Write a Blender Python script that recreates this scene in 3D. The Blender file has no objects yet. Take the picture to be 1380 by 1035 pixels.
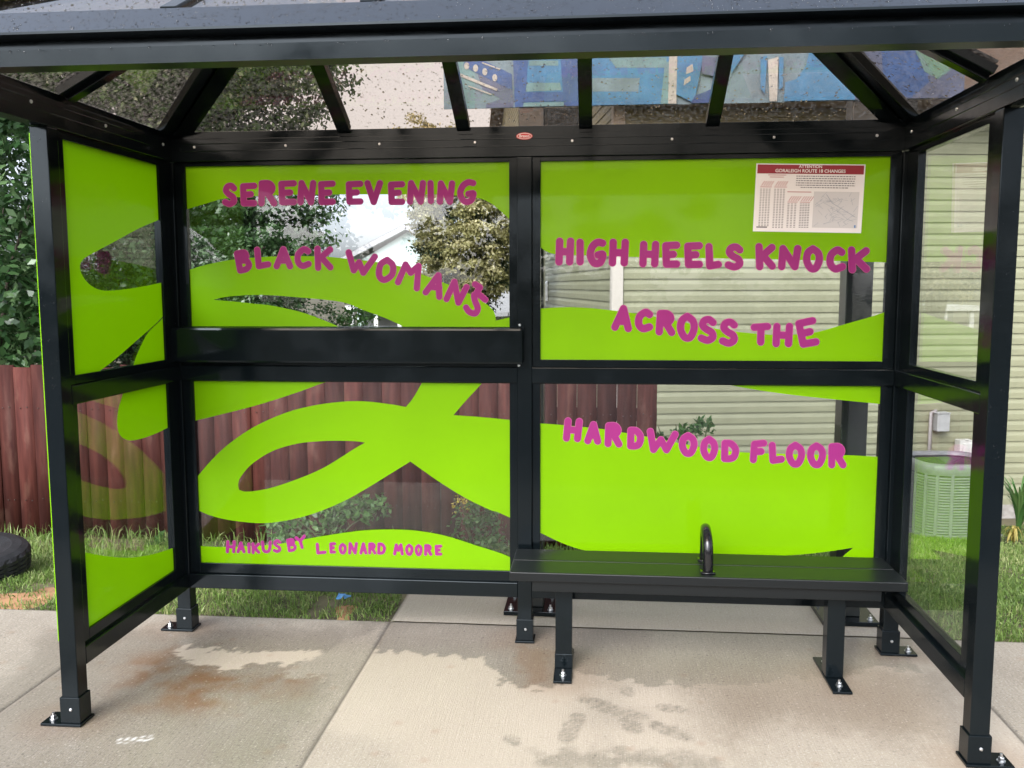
import bpy, bmesh, math, random
import numpy as np
from mathutils import Vector, Matrix, geometry
random.seed(7); RNG = np.random.default_rng(11)
S = bpy.context.scene
COL = S.collection

# ------------------------------------------------------------------ camera
CAM = np.array([0.3252, -4.1127, 1.6569]); YAW, PIT, ROL = 0.0935, 0.1075, -0.0021
FPX = 1224.33
_f = np.array([-math.sin(YAW)*math.cos(PIT), math.cos(YAW)*math.cos(PIT), -math.sin(PIT)])
_r = np.array([math.cos(YAW), math.sin(YAW), 0.0]); _u = np.cross(_r, _f)
_r2 = _r*math.cos(ROL)+_u*math.sin(ROL); _u2 = -_r*math.sin(ROL)+_u*math.cos(ROL)
cd = bpy.data.cameras.new("camera"); cam = bpy.data.objects.new("camera", cd); COL.objects.link(cam)
cd.sensor_width = 36; cd.lens = FPX/1380*36; cd.clip_start = 0.05; cd.clip_end = 2000
m = Matrix.Identity(4)
for i in range(3):
    m[i][0] = _r2[i]; m[i][1] = _u2[i]; m[i][2] = -_f[i]; m[i][3] = CAM[i]
cam.matrix_world = m
S.camera = cam
# ------------------------------------------------------------------ world, sun, exposure
W = bpy.data.worlds.new("World"); S.world = W; W.use_nodes = True
nt = W.node_tree; nt.nodes.clear()
sky = nt.nodes.new('ShaderNodeTexSky'); sky.sky_type = 'NISHITA'; sky.sun_disc = False
SUN_EL, SUN_ROT = math.radians(38), math.radians(200)
sky.sun_elevation = SUN_EL; sky.sun_rotation = SUN_ROT
sky.air_density = 1.0; sky.dust_density = 4.0; sky.ozone_density = 1.0
hs = nt.nodes.new('ShaderNodeHueSaturation'); hs.inputs['Saturation'].default_value = 0.30
bg = nt.nodes.new('ShaderNodeBackground'); bg.inputs['Strength'].default_value = 0.15
wo = nt.nodes.new('ShaderNodeOutputWorld')
nt.links.new(sky.outputs[0], hs.inputs['Color']); tn_ = nt.nodes.new('ShaderNodeMix'); tn_.data_type = 'RGBA'; tn_.blend_type = 'MULTIPLY'; tn_.inputs[0].default_value = 1; tn_.inputs[7].default_value = (.94, .98, 1.07, 1)
nt.links.new(hs.outputs[0], tn_.inputs[6]); nt.links.new(tn_.outputs[2], bg.inputs[0]); nt.links.new(bg.outputs[0], wo.inputs[0])
sl = bpy.data.lights.new("sun", 'SUN'); sl.energy = 0.9; sl.angle = math.radians(45); sl.color = (1, .96, .9)
so = bpy.data.objects.new("sun", sl); COL.objects.link(so)
sd = Vector((math.sin(SUN_ROT)*math.cos(SUN_EL), math.cos(SUN_ROT)*math.cos(SUN_EL), math.sin(SUN_EL)))
so.rotation_euler = sd.to_track_quat('Z', 'Y').to_euler()
S.view_settings.view_transform = 'Standard'; S.view_settings.look = 'None'
S.view_settings.exposure = 1.42; S.view_settings.gamma = 1
S.cycles.max_bounces = 12; S.cycles.transparent_max_bounces = 24
S.cycles.caustics_reflective = False; S.cycles.caustics_refractive = False

def ray(px, py):
    d = _f+_r2*((px-690)/FPX)+_u2*((517.5-py)/FPX); return d
def hit(px, py, ax, val):
    d = ray(px, py); return CAM+d*((val-CAM[ax])/d[ax])

# ------------------------------------------------------------------ materials
MATS = {}
def mat(name, col=(.5, .5, .5), rough=.5, metal=0, spec=.5, coat=0, noise=0, nscale=20, bump=0, bscale=60, attr=None):
    if name in MATS: return MATS[name]
    M = bpy.data.materials.new(name); M.use_nodes = True; MATS[name] = M
    t = M.node_tree; b = t.nodes['Principled BSDF']
    b.inputs['Base Color'].default_value = (*col, 1); b.inputs['Roughness'].default_value = rough
    b.inputs['Metallic'].default_value = metal; b.inputs['Specular IOR Level'].default_value = spec
    b.inputs['Coat Weight'].default_value = coat; b.inputs['Coat Roughness'].default_value = .05
    tc = t.nodes.new('ShaderNodeTexCoord')
    if noise:
        n = t.nodes.new('ShaderNodeTexNoise'); n.inputs['Scale'].default_value = nscale; n.inputs['Detail'].default_value = 6
        t.links.new(tc.outputs['Object'], n.inputs['Vector'])
        r = t.nodes.new('ShaderNodeValToRGB')
        r.color_ramp.elements[0].position = .3; r.color_ramp.elements[1].position = .7
        r.color_ramp.elements[0].color = (*[c*(1-noise) for c in col], 1)
        r.color_ramp.elements[1].color = (*[min(1, c*(1+noise)) for c in col], 1)
        t.links.new(n.outputs[0], r.inputs[0]); t.links.new(r.outputs[0], b.inputs['Base Color'])
    if bump:
        n2 = t.nodes.new('ShaderNodeTexNoise'); n2.inputs['Scale'].default_value = bscale; n2.inputs['Detail'].default_value = 4
        t.links.new(tc.outputs['Object'], n2.inputs['Vector'])
        bp = t.nodes.new('ShaderNodeBump'); bp.inputs['Strength'].default_value = bump; bp.inputs['Distance'].default_value = .01
        t.links.new(n2.outputs[0], bp.inputs['Height']); t.links.new(bp.outputs[0], b.inputs['Normal'])
    return M

def leafmat(name, dark, mid, light, rough=.45, transl=.3):
    M = bpy.data.materials.new(name); M.use_nodes = True; MATS[name] = M
    t = M.node_tree; b = t.nodes['Principled BSDF']; out = t.nodes['Material Output']
    a = t.nodes.new('ShaderNodeAttribute'); a.attribute_name = 'tint'
    r = t.nodes.new('ShaderNodeValToRGB'); e = r.color_ramp.elements
    e[0].position = 0; e[0].color = (*dark, 1); e[1].position = 1; e[1].color = (*light, 1)
    k = e.new(.5); k.color = (*mid, 1)
    t.links.new(a.outputs['Fac'], r.inputs[0]); t.links.new(r.outputs[0], b.inputs['Base Color'])
    b.inputs['Roughness'].default_value = rough
    tr = t.nodes.new('ShaderNodeBsdfTranslucent'); mx = t.nodes.new('ShaderNodeMixShader'); mx.inputs[0].default_value = transl
    t.links.new(r.outputs[0], tr.inputs[0]); t.links.new(b.outputs[0], mx.inputs[1]); t.links.new(tr.outputs[0], mx.inputs[2])
    t.links.new(mx.outputs[0], out.inputs[0]); return M

def panemat(name, tint, refl0=.04, rough=0.0, spots=0):
    M = bpy.data.materials.new(name); M.use_nodes = True; MATS[name] = M
    t = M.node_tree; t.nodes.clear(); out = t.nodes.new('ShaderNodeOutputMaterial')
    lw = t.nodes.new('ShaderNodeLayerWeight'); lw.inputs[0].default_value = .5
    p = t.nodes.new('ShaderNodeMath'); p.operation = 'POWER'; p.inputs[1].default_value = 5
    ml = t.nodes.new('ShaderNodeMath'); ml.operation = 'MULTIPLY_ADD'; ml.inputs[1].default_value = .95; ml.inputs[2].default_value = refl0
    t.links.new(lw.outputs['Facing'], p.inputs[0]); t.links.new(p.outputs[0], ml.inputs[0])
    tr = t.nodes.new('ShaderNodeBsdfTransparent'); tr.inputs[0].default_value = (*tint, 1)
    gl = t.nodes.new('ShaderNodeBsdfGlossy'); gl.inputs['Roughness'].default_value = rough; gl.inputs[0].default_value = (.95, .95, .95, 1)
    mx = t.nodes.new('ShaderNodeMixShader')
    t.links.new(ml.outputs[0], mx.inputs[0]); t.links.new(tr.outputs[0], mx.inputs[1]); t.links.new(gl.outputs[0], mx.inputs[2])
    last = mx
    if spots:   # thin film of rain water: milky speckle
        tc = t.nodes.new('ShaderNodeTexCoord'); n = t.nodes.new('ShaderNodeTexNoise'); n.inputs['Scale'].default_value = 70; n.inputs['Detail'].default_value = 3
        t.links.new(tc.outputs['Object'], n.inputs['Vector'])
        rp = t.nodes.new('ShaderNodeValToRGB'); rp.color_ramp.elements[0].position = .45; rp.color_ramp.elements[1].position = .75
        rp.color_ramp.elements[1].color = (spots, spots, spots, 1)
        t.links.new(n.outputs[0], rp.inputs[0])
        df = t.nodes.new('ShaderNodeBsdfTranslucent'); df.inputs[0].default_value = (.75, .72, .68, 1)
        m2 = t.nodes.new('ShaderNodeMixShader')
        t.links.new(rp.outputs[0], m2.inputs[0]); t.links.new(mx.outputs[0], m2.inputs[1]); t.links.new(df.outputs[0], m2.inputs[2]); last = m2
    t.links.new(last.outputs[0], out.inputs[0]); return M

def vinylmat(name, col, transl=.35, coat=.22):
    M = mat(name, col, .4, spec=.15, coat=coat, noise=.05, nscale=2.5)
    t = M.node_tree; b = t.nodes['Principled BSDF']; out = t.nodes['Material Output']
    tr = t.nodes.new('ShaderNodeBsdfTranslucent'); tr.inputs[0].default_value = (*col, 1)
    mx = t.nodes.new('ShaderNodeMixShader'); mx.inputs[0].default_value = transl
    t.links.new(b.outputs[0], mx.inputs[1]); t.links.new(tr.outputs[0], mx.inputs[2]); t.links.new(mx.outputs[0], out.inputs[0])
    return M

BLACK = mat('black_powder_coat', (.0035, .0055, .0066), .13, spec=.26)
_t = BLACK.node_tree; _n = _t.nodes.new('ShaderNodeTexNoise'); _n.inputs['Scale'].default_value = 7; _n.inputs['Detail'].default_value = 8
_c = _t.nodes.new('ShaderNodeTexCoord'); _t.links.new(_c.outputs['Object'], _n.inputs['Vector'])
_m = _t.nodes.new('ShaderNodeMapRange'); _m.inputs[1].default_value = .35; _m.inputs[2].default_value = .7; _m.inputs[3].default_value = .08; _m.inputs[4].default_value = .24
_t.links.new(_n.outputs[0], _m.inputs[0]); _t.links.new(_m.outputs[0], _t.nodes['Principled BSDF'].inputs['Roughness'])
BLACK.node_tree.nodes['Principled BSDF'].inputs['Specular Tint'].default_value = (.82, .93, 1, 1)
WETBLACK = mat('wet_black_beam', (.006, .011, .018), .12, spec=.8, coat=.6)
ZINC = mat('zinc_bolt', (.62, .63, .63), .32, metal=1)
LIME = vinylmat('lime_vinyl', (.235, .54, .0))
MAG = vinylmat('magenta_vinyl', (.38, .038, .23), .3)
CLEAR = panemat('clear_glass', (.955, .965, .965))
TINT = panemat('bronze_roof_glazing', (.80, .71, .63), spots=.10)
WATER = bpy.data.materials.new('rain_water'); WATER.use_nodes = True
_t = WATER.node_tree; _t.nodes.clear(); _o = _t.nodes.new('ShaderNodeOutputMaterial'); _g = _t.nodes.new('ShaderNodeBsdfGlass')
_g.inputs['IOR'].default_value = 1.33; _g.inputs['Roughness'].default_value = 0; _t.links.new(_g.outputs[0], _o.inputs[0])
PAPER = mat('paper', (.80, .80, .80), .4)

# ------------------------------------------------------------------ mesh helpers
class MB:
    def __init__(s): s.v = []; s.f = []; s.mi = []
    def add(s, vs, fs, mi=0):
        o = len(s.v); s.v += [tuple(map(float, p)) for p in vs]
        for f in fs: s.f.append([i+o for i in f]); s.mi.append(mi)
    def box(s, x0, x1, y0, y1, z0, z1, mi=0):
        vs = [(x0,y0,z0),(x1,y0,z0),(x1,y1,z0),(x0,y1,z0),(x0,y0,z1),(x1,y0,z1),(x1,y1,z1),(x0,y1,z1)]
        s.add(vs, [(0,3,2,1),(4,5,6,7),(0,1,5,4),(1,2,6,5),(2,3,7,6),(3,0,4,7)], mi)
    def bar(s, a, b, w, h, up=(0,0,1), mi=0):       # box beam from a to b, width w (sideways), height h (up)
        a = Vector(a); b = Vector(b); d = (b-a).normalized(); up = Vector(up)
        sd = d.cross(up).normalized(); up = sd.cross(d).normalized()
        vs = []
        for p in (a, b):
            for i, j in ((-1,-1),(1,-1),(1,1),(-1,1)): vs.append(p+sd*(i*w/2)+up*(j*h/2))
        s.add(vs, [(0,3,2,1),(4,5,6,7),(0,1,5,4),(1,2,6,5),(2,3,7,6),(3,0,4,7)], mi)
    def tube(s, pts, r, n=10, cap=True, mi=0):
        pts = [Vector(p) for p in pts]; k = len(pts); rs = r if isinstance(r, (list, tuple)) else [r]*k
        vs = []; ref = None
        for i, p in enumerate(pts):
            d = (pts[min(i+1,k-1)]-pts[max(i-1,0)]).normalized()
            if ref is None: ref = d.orthogonal().normalized()
            ref = (ref-d*ref.dot(d)).normalized(); q = d.cross(ref)
            for j in range(n):
                a = 2*math.pi*j/n; vs.append(p+(ref*math.cos(a)+q*math.sin(a))*rs[i])
        fs = [(i*n+j, i*n+(j+1)%n, (i+1)*n+(j+1)%n, (i+1)*n+j) for i in range(k-1) for j in range(n)]
        if cap: fs += [tuple(range(n))[::-1], tuple((k-1)*n+j for j in range(n))]
        s.add(vs, fs, mi)
    def lathe(s, prof, c=(0,0,0), n=24, mi=0, axis='z'):
        vs = []
        for r, z in prof:
            for j in range(n):
                a = 2*math.pi*j/n
                if axis == 'z': vs.append((c[0]+r*math.cos(a), c[1]+r*math.sin(a), c[2]+z))
                else: vs.append((c[0]+r*math.cos(a), c[1]-z, c[2]+r*math.sin(a)))
        k = len(prof)
        fs = [(i*n+j, i*n+(j+1)%n, (i+1)*n+(j+1)%n, (i+1)*n+j) for i in range(k-1) for j in range(n)]
        s.add(vs, fs, mi)
    def prism_x(s, prof, x0, x1, mi=0):              # prof: list of (y,z) counter-clockwise seen from +x
        n = len(prof); vs = [(x0,y,z) for y,z in prof]+[(x1,y,z) for y,z in prof]
        s.add(vs, [tuple(range(n))[::-1], tuple(range(n,2*n))]+[(i,(i+1)%n,n+(i+1)%n,n+i) for i in range(n)], mi)
    def prism_y(s, prof, y0, y1, mi=0):              # prof: (x,z)
        n = len(prof); vs = [(x,y0,z) for x,z in prof]+[(x,y1,z) for x,z in prof]
        s.add(vs, [tuple(range(n)), tuple(range(n,2*n))[::-1]]+[(i,n+i,n+(i+1)%n,(i+1)%n) for i in range(n)], mi)
    def build(s, name, mats, parent=None, bevel=0, smooth=False, loc=None, tint=None):
        me = bpy.data.meshes.new(name); me.from_pydata(s.v, [], s.f)
        for q in (mats if isinstance(mats, (list, tuple)) else [mats]): me.materials.append(q)
        me.polygons.foreach_set('material_index', s.mi)
        if bevel:
            bm = bmesh.new(); bm.from_mesh(me); bmesh.ops.recalc_face_normals(bm, faces=bm.faces)
            es = [e for e in bm.edges if len(e.link_faces) == 2 and e.calc_face_angle(0) > .5]
            bmesh.ops.bevel(bm, geom=es, offset=bevel, segments=2, profile=.5, affect='EDGES', clamp_overlap=True)
            bm.to_mesh(me); bm.free()
        if smooth: me.polygons.foreach_set('use_smooth', [True]*len(me.polygons))
        return link(name, me, parent, loc)
def link(name, me, parent=None, loc=None):
    o = bpy.data.objects.new(name, me); COL.objects.link(o)
    if parent: o.parent = parent
    if loc is not None: o.location = loc
    return o
def tag(o, label, cat, group=None):
    o['label'] = label; o['category'] = cat
    if group: o['group'] = group
    return o
def thing(name, label, cat, loc=(0,0,0), rz=0, group=None):
    o = bpy.data.objects.new(name, None); COL.objects.link(o); o.location = loc; o.rotation_euler = (0,0,rz); o.empty_display_size = .1
    return tag(o, label, cat, group)
def struct(o, kind='structure'):
    o['kind'] = kind; return o
def npmesh(name, V, F, mats, parent=None, tint=None, smooth=False):
    V = np.asarray(V, np.float32); F = np.asarray(F, np.int32); k = F.shape[1]
    me = bpy.data.meshes.new(name); me.vertices.add(len(V)); me.vertices.foreach_set('co', V.ravel())
    me.loops.add(F.size); me.loops.foreach_set('vertex_index', F.ravel())
    me.polygons.add(len(F)); me.polygons.foreach_set('loop_start', np.arange(0, F.size, k)); me.polygons.foreach_set('loop_total', np.full(len(F), k))
    me.update(calc_edges=True); me.validate()
    for q in (mats if isinstance(mats, (list, tuple)) else [mats]): me.materials.append(q)
    if tint is not None:
        a = me.attributes.new('tint', 'FLOAT', 'POINT'); a.data.foreach_set('value', np.asarray(tint, np.float32))
    if smooth: me.polygons.foreach_set('use_smooth', [True]*len(F))
    return link(name, me, parent)
def textmesh(name, txt, size, mtx, material, parent, extrude=0.0002, align='CENTER', sx=1, bold=0):
    c = bpy.data.curves.new(name, 'FONT'); c.body = txt; c.size = size; c.align_x = align; c.extrude = extrude; c.offset = bold
    t = bpy.data.objects.new(name, c); COL.objects.link(t)
    dg = bpy.context.evaluated_depsgraph_get(); me = bpy.data.meshes.new_from_object(t.evaluated_get(dg))
    bpy.data.objects.remove(t); bpy.data.curves.remove(c)
    me.transform(mtx @ Matrix.Diagonal((sx, 1, 1, 1))); me.materials.clear(); me.materials.append(material)
    return link(name, me, parent)
def vnoise(X, Y, s, seed=0):                           # smooth 2-D value noise in [0,1]
    r = np.random.default_rng(seed).random((64, 64)); x = X*s; y = Y*s
    xi = np.floor(x).astype(int); yi = np.floor(y).astype(int); fx = x-xi; fy = y-yi
    fx = fx*fx*(3-2*fx); fy = fy*fy*(3-2*fy); g = lambda a, b: r[a % 64, b % 64]
    return (g(xi,yi)*(1-fx)+g(xi+1,yi)*fx)*(1-fy)+(g(xi,yi+1)*(1-fx)+g(xi+1,yi+1)*fx)*fy
def fbm(X, Y, s, seed=0, o=4):
    t = 0; a = .5; n = 0
    for k in range(o): t = t+a*vnoise(X, Y, s*2**k, seed+k); n += a; a *= .5
    return t/n
def crom(pts, n=6):                                    # Catmull-Rom through points (open)
    P = [np.array(p, float) for p in pts]
    if len(P) < 3: return [tuple(p) for p in P]
    P = [2*P[0]-P[1]]+P+[2*P[-1]-P[-2]]; out = []
    for i in range(1, len(P)-2):
        for k in range(n):
            t = k/n; a, b, c, d = P[i-1:i+3]
            out.append(tuple(.5*(2*b+(c-a)*t+(2*a-5*b+4*c-d)*t*t+(-a+3*b-3*c+d)*t**3)))
    out.append(tuple(P[-2])); return out

# ------------------------------------------------------------------ ground
def terrain(x, y):
    x = np.asarray(x, float); y = np.asarray(y, float)
    z = -.015-.139*np.clip(y-.62, 0, 4.6); z = z-.02*np.clip(y-5.2, 0, 30)
    z = z+.03*(fbm(x+40, y+40, .9, 3)-.5)*np.clip((y-.5)*1.2, 0, 1)
    return z
xs = np.concatenate([np.linspace(-300, -14, 14), np.arange(-12, 12.01, .2), np.linspace(14, 300, 14)])
ys = np.concatenate([np.linspace(-200, -3, 8)-1.0, np.array([-3.0, -2, -1, -.3, 0]), np.arange(.2, 12, .2), np.linspace(13, 400, 16)])
X, Y = np.meshgrid(xs, ys); Z = terrain(X, Y); Z[Y < -2.9] = -.35; Z[(Y >= -2.9) & (Y < .19)] = -.03
n0, n1 = len(ys), len(xs); idx = np.arange(n0*n1).reshape(n0, n1)
F = np.stack([idx[:-1,:-1], idx[:-1,1:], idx[1:,1:], idx[1:,:-1]], -1).reshape(-1, 4)
SOIL = mat('lawn_soil', (.10, .085, .045), .9, noise=.5, nscale=3, bump=.5, bscale=25)
t = SOIL.node_tree; b = t.nodes['Principled BSDF']   # red clay where the grass is thin, greener further away
g = struct(npmesh('ground', np.stack([X, Y, Z], -1).reshape(-1, 3), F, SOIL, smooth=True))

def concrete_mat():
    M = bpy.data.materials.new('broomed_concrete'); M.use_nodes = True
    t = M.node_tree; b = t.nodes['Principled BSDF']; L = t.links.new
    def A(n):
        a = t.nodes.new('ShaderNodeAttribute'); a.attribute_name = n; return a.outputs['Fac']
    def mix(fac, c0, c1):
        x = t.nodes.new('ShaderNodeMix'); x.data_type = 'RGBA'
        if isinstance(fac, float): x.inputs[0].default_value = fac
        else: L(fac, x.inputs[0])
        for s, c in ((6, c0), (7, c1)):
            if isinstance(c, tuple): x.inputs[s].default_value = (*c, 1)
            else: L(c, x.inputs[s])
        return x.outputs[2]
    def math_(op, a, b_=0.0, c=None):
        x = t.nodes.new('ShaderNodeMath'); x.operation = op
        for i, v in enumerate((a, b_) if c is None else (a, b_, c)):
            if isinstance(v, (int, float)): x.inputs[i].default_value = v
            else: L(v, x.inputs[i])
        return x.outputs[0]
    tc = t.nodes.new('ShaderNodeTexCoord')
    def noise(s, d=5, scale=None):
        n = t.nodes.new('ShaderNodeTexNoise'); n.inputs['Scale'].default_value = s; n.inputs['Detail'].default_value = d
        if scale:
            mp = t.nodes.new('ShaderNodeMapping'); mp.inputs['Scale'].default_value = scale; L(tc.outputs['Object'], mp.inputs[0]); L(mp.outputs[0], n.inputs['Vector'])
        else: L(tc.outputs['Object'], n.inputs['Vector'])
        return n.outputs[0]
    def ramp(v, p0, p1, c0=(0,0,0), c1=(1,1,1)):
        r = t.nodes.new('ShaderNodeValToRGB'); r.color_ramp.elements[0].position = p0; r.color_ramp.elements[1].position = p1
        r.color_ramp.elements[0].color = (*c0, 1); r.color_ramp.elements[1].color = (*c1, 1); L(v, r.inputs[0]); return r.outputs[0]
    base = ramp(noise(2.2, 6), .3, .7, (.290, .248, .190), (.375, .328, .258))
    speck = ramp(noise(120, 2), .53, .66); base = mix(math_('MULTIPLY', speck, .6), base, (.50, .46, .40))
    dk = ramp(noise(85, 3), .56, .70); base = mix(math_('MULTIPLY', dk, .7), base, (.15, .13, .105))
    broom = noise(14, 3, (16, .5, 1)); base = mix(math_('MULTIPLY', ramp(broom, .40, .62), .30), base, (.19, .165, .135))
    vo = t.nodes.new('ShaderNodeTexVoronoi'); vo.inputs['Scale'].default_value = 46; L(tc.outputs['Object'], vo.inputs['Vector'])
    sp = t.nodes.new('ShaderNodeSeparateColor'); L(vo.outputs['Color'], sp.inputs[0])
    fl = math_('MULTIPLY', math_('LESS_THAN', vo.outputs['Distance'], .17), math_('GREATER_THAN', sp.outputs[0], .72))
    vo2 = t.nodes.new('ShaderNodeTexVoronoi'); vo2.inputs['Scale'].default_value = 30; L(tc.outputs['Object'], vo2.inputs['Vector'])
    sp2 = t.nodes.new('ShaderNodeSeparateColor'); L(vo2.outputs['Color'], sp2.inputs[0])
    pit = math_('MULTIPLY', math_('LESS_THAN', vo2.outputs['Distance'], .16), math_('GREATER_THAN', sp2.outputs[0], .86))
    base = mix(math_('MULTIPLY', pit, .6), base, (.10, .085, .065))
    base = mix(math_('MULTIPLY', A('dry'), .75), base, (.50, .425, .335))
    base = mix(math_('MULTIPLY', A('rust'), .66), base, (.23, .10, .032))
    wetc = t.nodes.new('ShaderNodeHueSaturation'); wetc.inputs['Value'].default_value = .5; wetc.inputs['Saturation'].default_value = 1.12; L(base, wetc.inputs['Color'])
    base = mix(A('wet'), base, wetc.outputs[0])
    base = mix(math_('MULTIPLY', fl, .38), base, (.56, .51, .43))
    base = mix(A('joint'), base, (.055, .045, .035))
    base = mix(A('chalk'), base, (.82, .80, .76))
    L(base, b.inputs['Base Color']); b.inputs['Coat Roughness'].default_value = .18; L(math_('MULTIPLY', A('wet'), .7), b.inputs['Coat Weight'])
    ro = math_('SUBTRACT', .72, math_('MULTIPLY', A('wet'), .44)); L(ro, b.inputs['Roughness'])
    hsum = math_('ADD', math_('MULTIPLY', broom, .5), math_('MULTIPLY', noise(160, 3), .5))
    bp = t.nodes.new('ShaderNodeBump'); bp.inputs['Strength'].default_value = .6; bp.inputs['Distance'].default_value = .005
    L(hsum, bp.inputs['Height']); L(bp.outputs[0], b.inputs['Normal'])
    return M
CONC = concrete_mat()
def poly_mask(X, Y, pts):                              # soft signed mask, pts in metres
    inside = np.zeros(X.shape, bool); n = len(pts); dmin = np.full(X.shape, 9.0)
    for i in range(n):
        x0, y0 = pts[i]; x1, y1 = pts[(i+1) % n]
        c = ((y0 > Y) != (y1 > Y)) & (X < (x1-x0)*(Y-y0)/((y1-y0) if y1 != y0 else 1e-9)+x0); inside ^= c
        ex, ey = x1-x0, y1-y0; tt = np.clip(((X-x0)*ex+(Y-y0)*ey)/(ex*ex+ey*ey+1e-12), 0, 1)
        dmin = np.minimum(dmin, np.hypot(X-x0-tt*ex, Y-y0-tt*ey))
    return np.where(inside, dmin, -dmin)
def gpx(pts): return [tuple(hit(px, py, 2, 0)[:2]) for px, py in pts]
def sst(a, b, x): t = np.clip((x-a)/(b-a), 0, 1); return t*t*(3-2*t)
def slab(name, x0, x1, y0, y1, st, z=0.0, paint=True):
    xs = np.arange(x0, x1+st*.5, st); ys = np.arange(y0, y1+st*.5, st); xs[-1] = x1; ys[-1] = y1
    X, Y = np.meshgrid(xs, ys); n0, n1 = len(ys), len(xs)
    wx = X+.035*(fbm(X+9, Y+3, 9, 5)-.5)*2+.05*(fbm(X+1, Y+6, 28, 8, 3)-.5)*2; wy = Y+.05*(fbm(X+4, Y+7, 10, 6)-.5)*2+.075*(fbm(X+2, Y+8, 28, 9, 3)-.5)*2
    wet = np.zeros(X.shape); rust = np.zeros(X.shape); dry = np.zeros(X.shape); chalk = np.zeros(X.shape)
    if paint:
        # right slab: rain-wet strip along the back, jagged drying edge
        P = gpx([(470,836),(1230,836),(1235,905),(1180,900),(1120,915),(1060,915),(1010,925),(960,925),(930,930),(905,917),(880,925),(850,914),(830,916),(800,907),(772,904),(760,925),(735,931),(715,926),(690,928),(672,915),(662,900),(655,891),(625,887),(600,889),(575,882),(540,880),(505,876)])
        d = poly_mask(wx, wy, P); wet = np.maximum(wet, .50*sst(-.006, .012, d))
        P = gpx([(690,872),(745,872),(748,920),(730,930),(700,926),(694,900)])
        d = poly_mask(wx, wy, P); rust = np.maximum(rust, .60*sst(-.01, .05, d))
        # damp brown film at right
        P = gpx([(905,925),(1000,905),(1150,890),(1290,905),(1300,1000),(1180,1005),(1060,980),(985,1010),(945,975),(935,945)])
        d = poly_mask(wx, wy, P); k = sst(-.10, .20, d); wet = np.maximum(wet, .34*k); rust = np.maximum(rust, .22*k)
        # left slab: damp, with rust bloom and a pale dry tongue
        P = gpx([(60,845),(520,838),(392,1045),(-120,1100),(-60,960)])
        d = poly_mask(wx, wy, P); wet = np.maximum(wet, .50*sst(-.05, .15, d))
        P = gpx([(185,885),(235,872),(300,900),(380,905),(420,900),(400,930),(330,935),(270,965),(200,950),(165,920)])
        d = poly_mask(X+.10*(fbm(X, Y, 6, 31)-.5)*2, Y+.10*(fbm(X, Y, 6, 32)-.5)*2, P); rust = np.maximum(rust, 1.0*sst(-.14, .12, d)*np.clip(.30+2.2*(fbm(X, Y, 13, 21, 6)-.33), .12, 1.1))
        wet = np.maximum(wet, .55*sst(-.05, .1, d))
        P = gpx([(232,874),(275,873),(345,878),(400,875),(437,876),(420,888),(395,895),(372,893),(345,898),(312,901),(275,896),(250,884)])
        d = poly_mask(wx, wy, P); k = sst(-.006, .008, d); dry = np.maximum(dry, k); wet = wet*(1-k); rust = rust*(1-k)+.08*k
        P = gpx([(437,876),(520,840),(505,865),(455,912),(385,914),(380,905)])
        d = poly_mask(wx, wy, P); k = sst(-.006, .012, d); rust *= 1-k; wet = np.maximum(wet*(1-.55*k), .25*k); dry = np.maximum(dry, .1*k)
        # shoe prints on the dry part
        for cx, cy, a, l, wd in ((768,985,-.15,.20,.075),(778,968,.1,.10,.07),(832,958,1.2,.24,.085),(850,975,.2,.16,.08),(800,945,1.4,.14,.06),(845,932,.3,.1,.06),(690,998,.6,.09,.06),(905,985,.9,.2,.08),(905,955,1.3,.12,.07)):
            gx, gy = hit(cx, cy, 2, 0)[:2]; u = (X-gx)*math.cos(a)+(Y-gy)*math.sin(a); v = -(X-gx)*math.sin(a)+(Y-gy)*math.cos(a)
            e = (np.abs(u)/(wd/2))**2.4+(np.abs(v)/(l/2))**2.4
            tr = .72+.28*np.sign(np.sin(u*420)*np.sin(v*300+u*120))
            wet = np.maximum(wet, .45*sst(1.35, .6, e+.9*(fbm(X, Y, 25, 33)-.5))*tr*(.35+fbm(X, Y, 16, 41)*.8))
        P = gpx([(700,1012),(860,1005),(960,1015),(990,1045),(740,1045)])
        d = poly_mask(wx, wy, P); wet = np.maximum(wet, .45*sst(-.02, .08, d)*(.4+.8*fbm(X, Y, 12, 50)))
        dry = np.maximum(dry, (.30+.45*sst(.35, .62, fbm(X, Y, 1.7, 61)))*(X > -.69)*(X < 1.885)*sst(.02, -.2, Y)*(1-np.clip(wet*2, 0, 1)))
        # bird-dropping-like white scuff by the left front post
        for k in range(9):
            gx, gy = hit(161+k*5.2, 996+(k % 2)*3-k*.2, 2, 0)[:2]
            chalk = np.maximum(chalk, sst(.006, .002, np.hypot((X-gx)*1.0-(Y-gy)*.45*(1 if k%2 else -1), (Y-gy)*.22)))
        for r in range(70):                            # rust freckles
            gx = RNG.uniform(-2.6, 2.4); gy = RNG.uniform(-1.3, .1); chalk = chalk
            rust = np.maximum(rust, .35*sst(.03, .0, np.hypot(X-gx, Y-gy)))
    for gx, gy in ((-1.69,0),(1.69,0),(-1.69,-.958),(1.69,-.958),(0,0),(.192,-.3),(1.332,-.3),(.192,-.44),(1.332,-.44)):
        dd = np.hypot((X-gx)*.9, Y-gy)+.10*(fbm(X, Y, 14, 44)-.5); k = sst(.24, .06, dd)
        rust = np.maximum(rust, .30*k); wet = np.maximum(wet, .35*k*(1-dry))
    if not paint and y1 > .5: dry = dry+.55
    joint = np.zeros(X.shape)
    for jx in (-2.0, -.69, 1.885):
        jj = jx+.004*(fbm(Y*3, Y*0+1, 6, 70)-.5)
        joint = np.maximum(joint, sst(.011, .004, np.abs(X-jj)))
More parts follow.
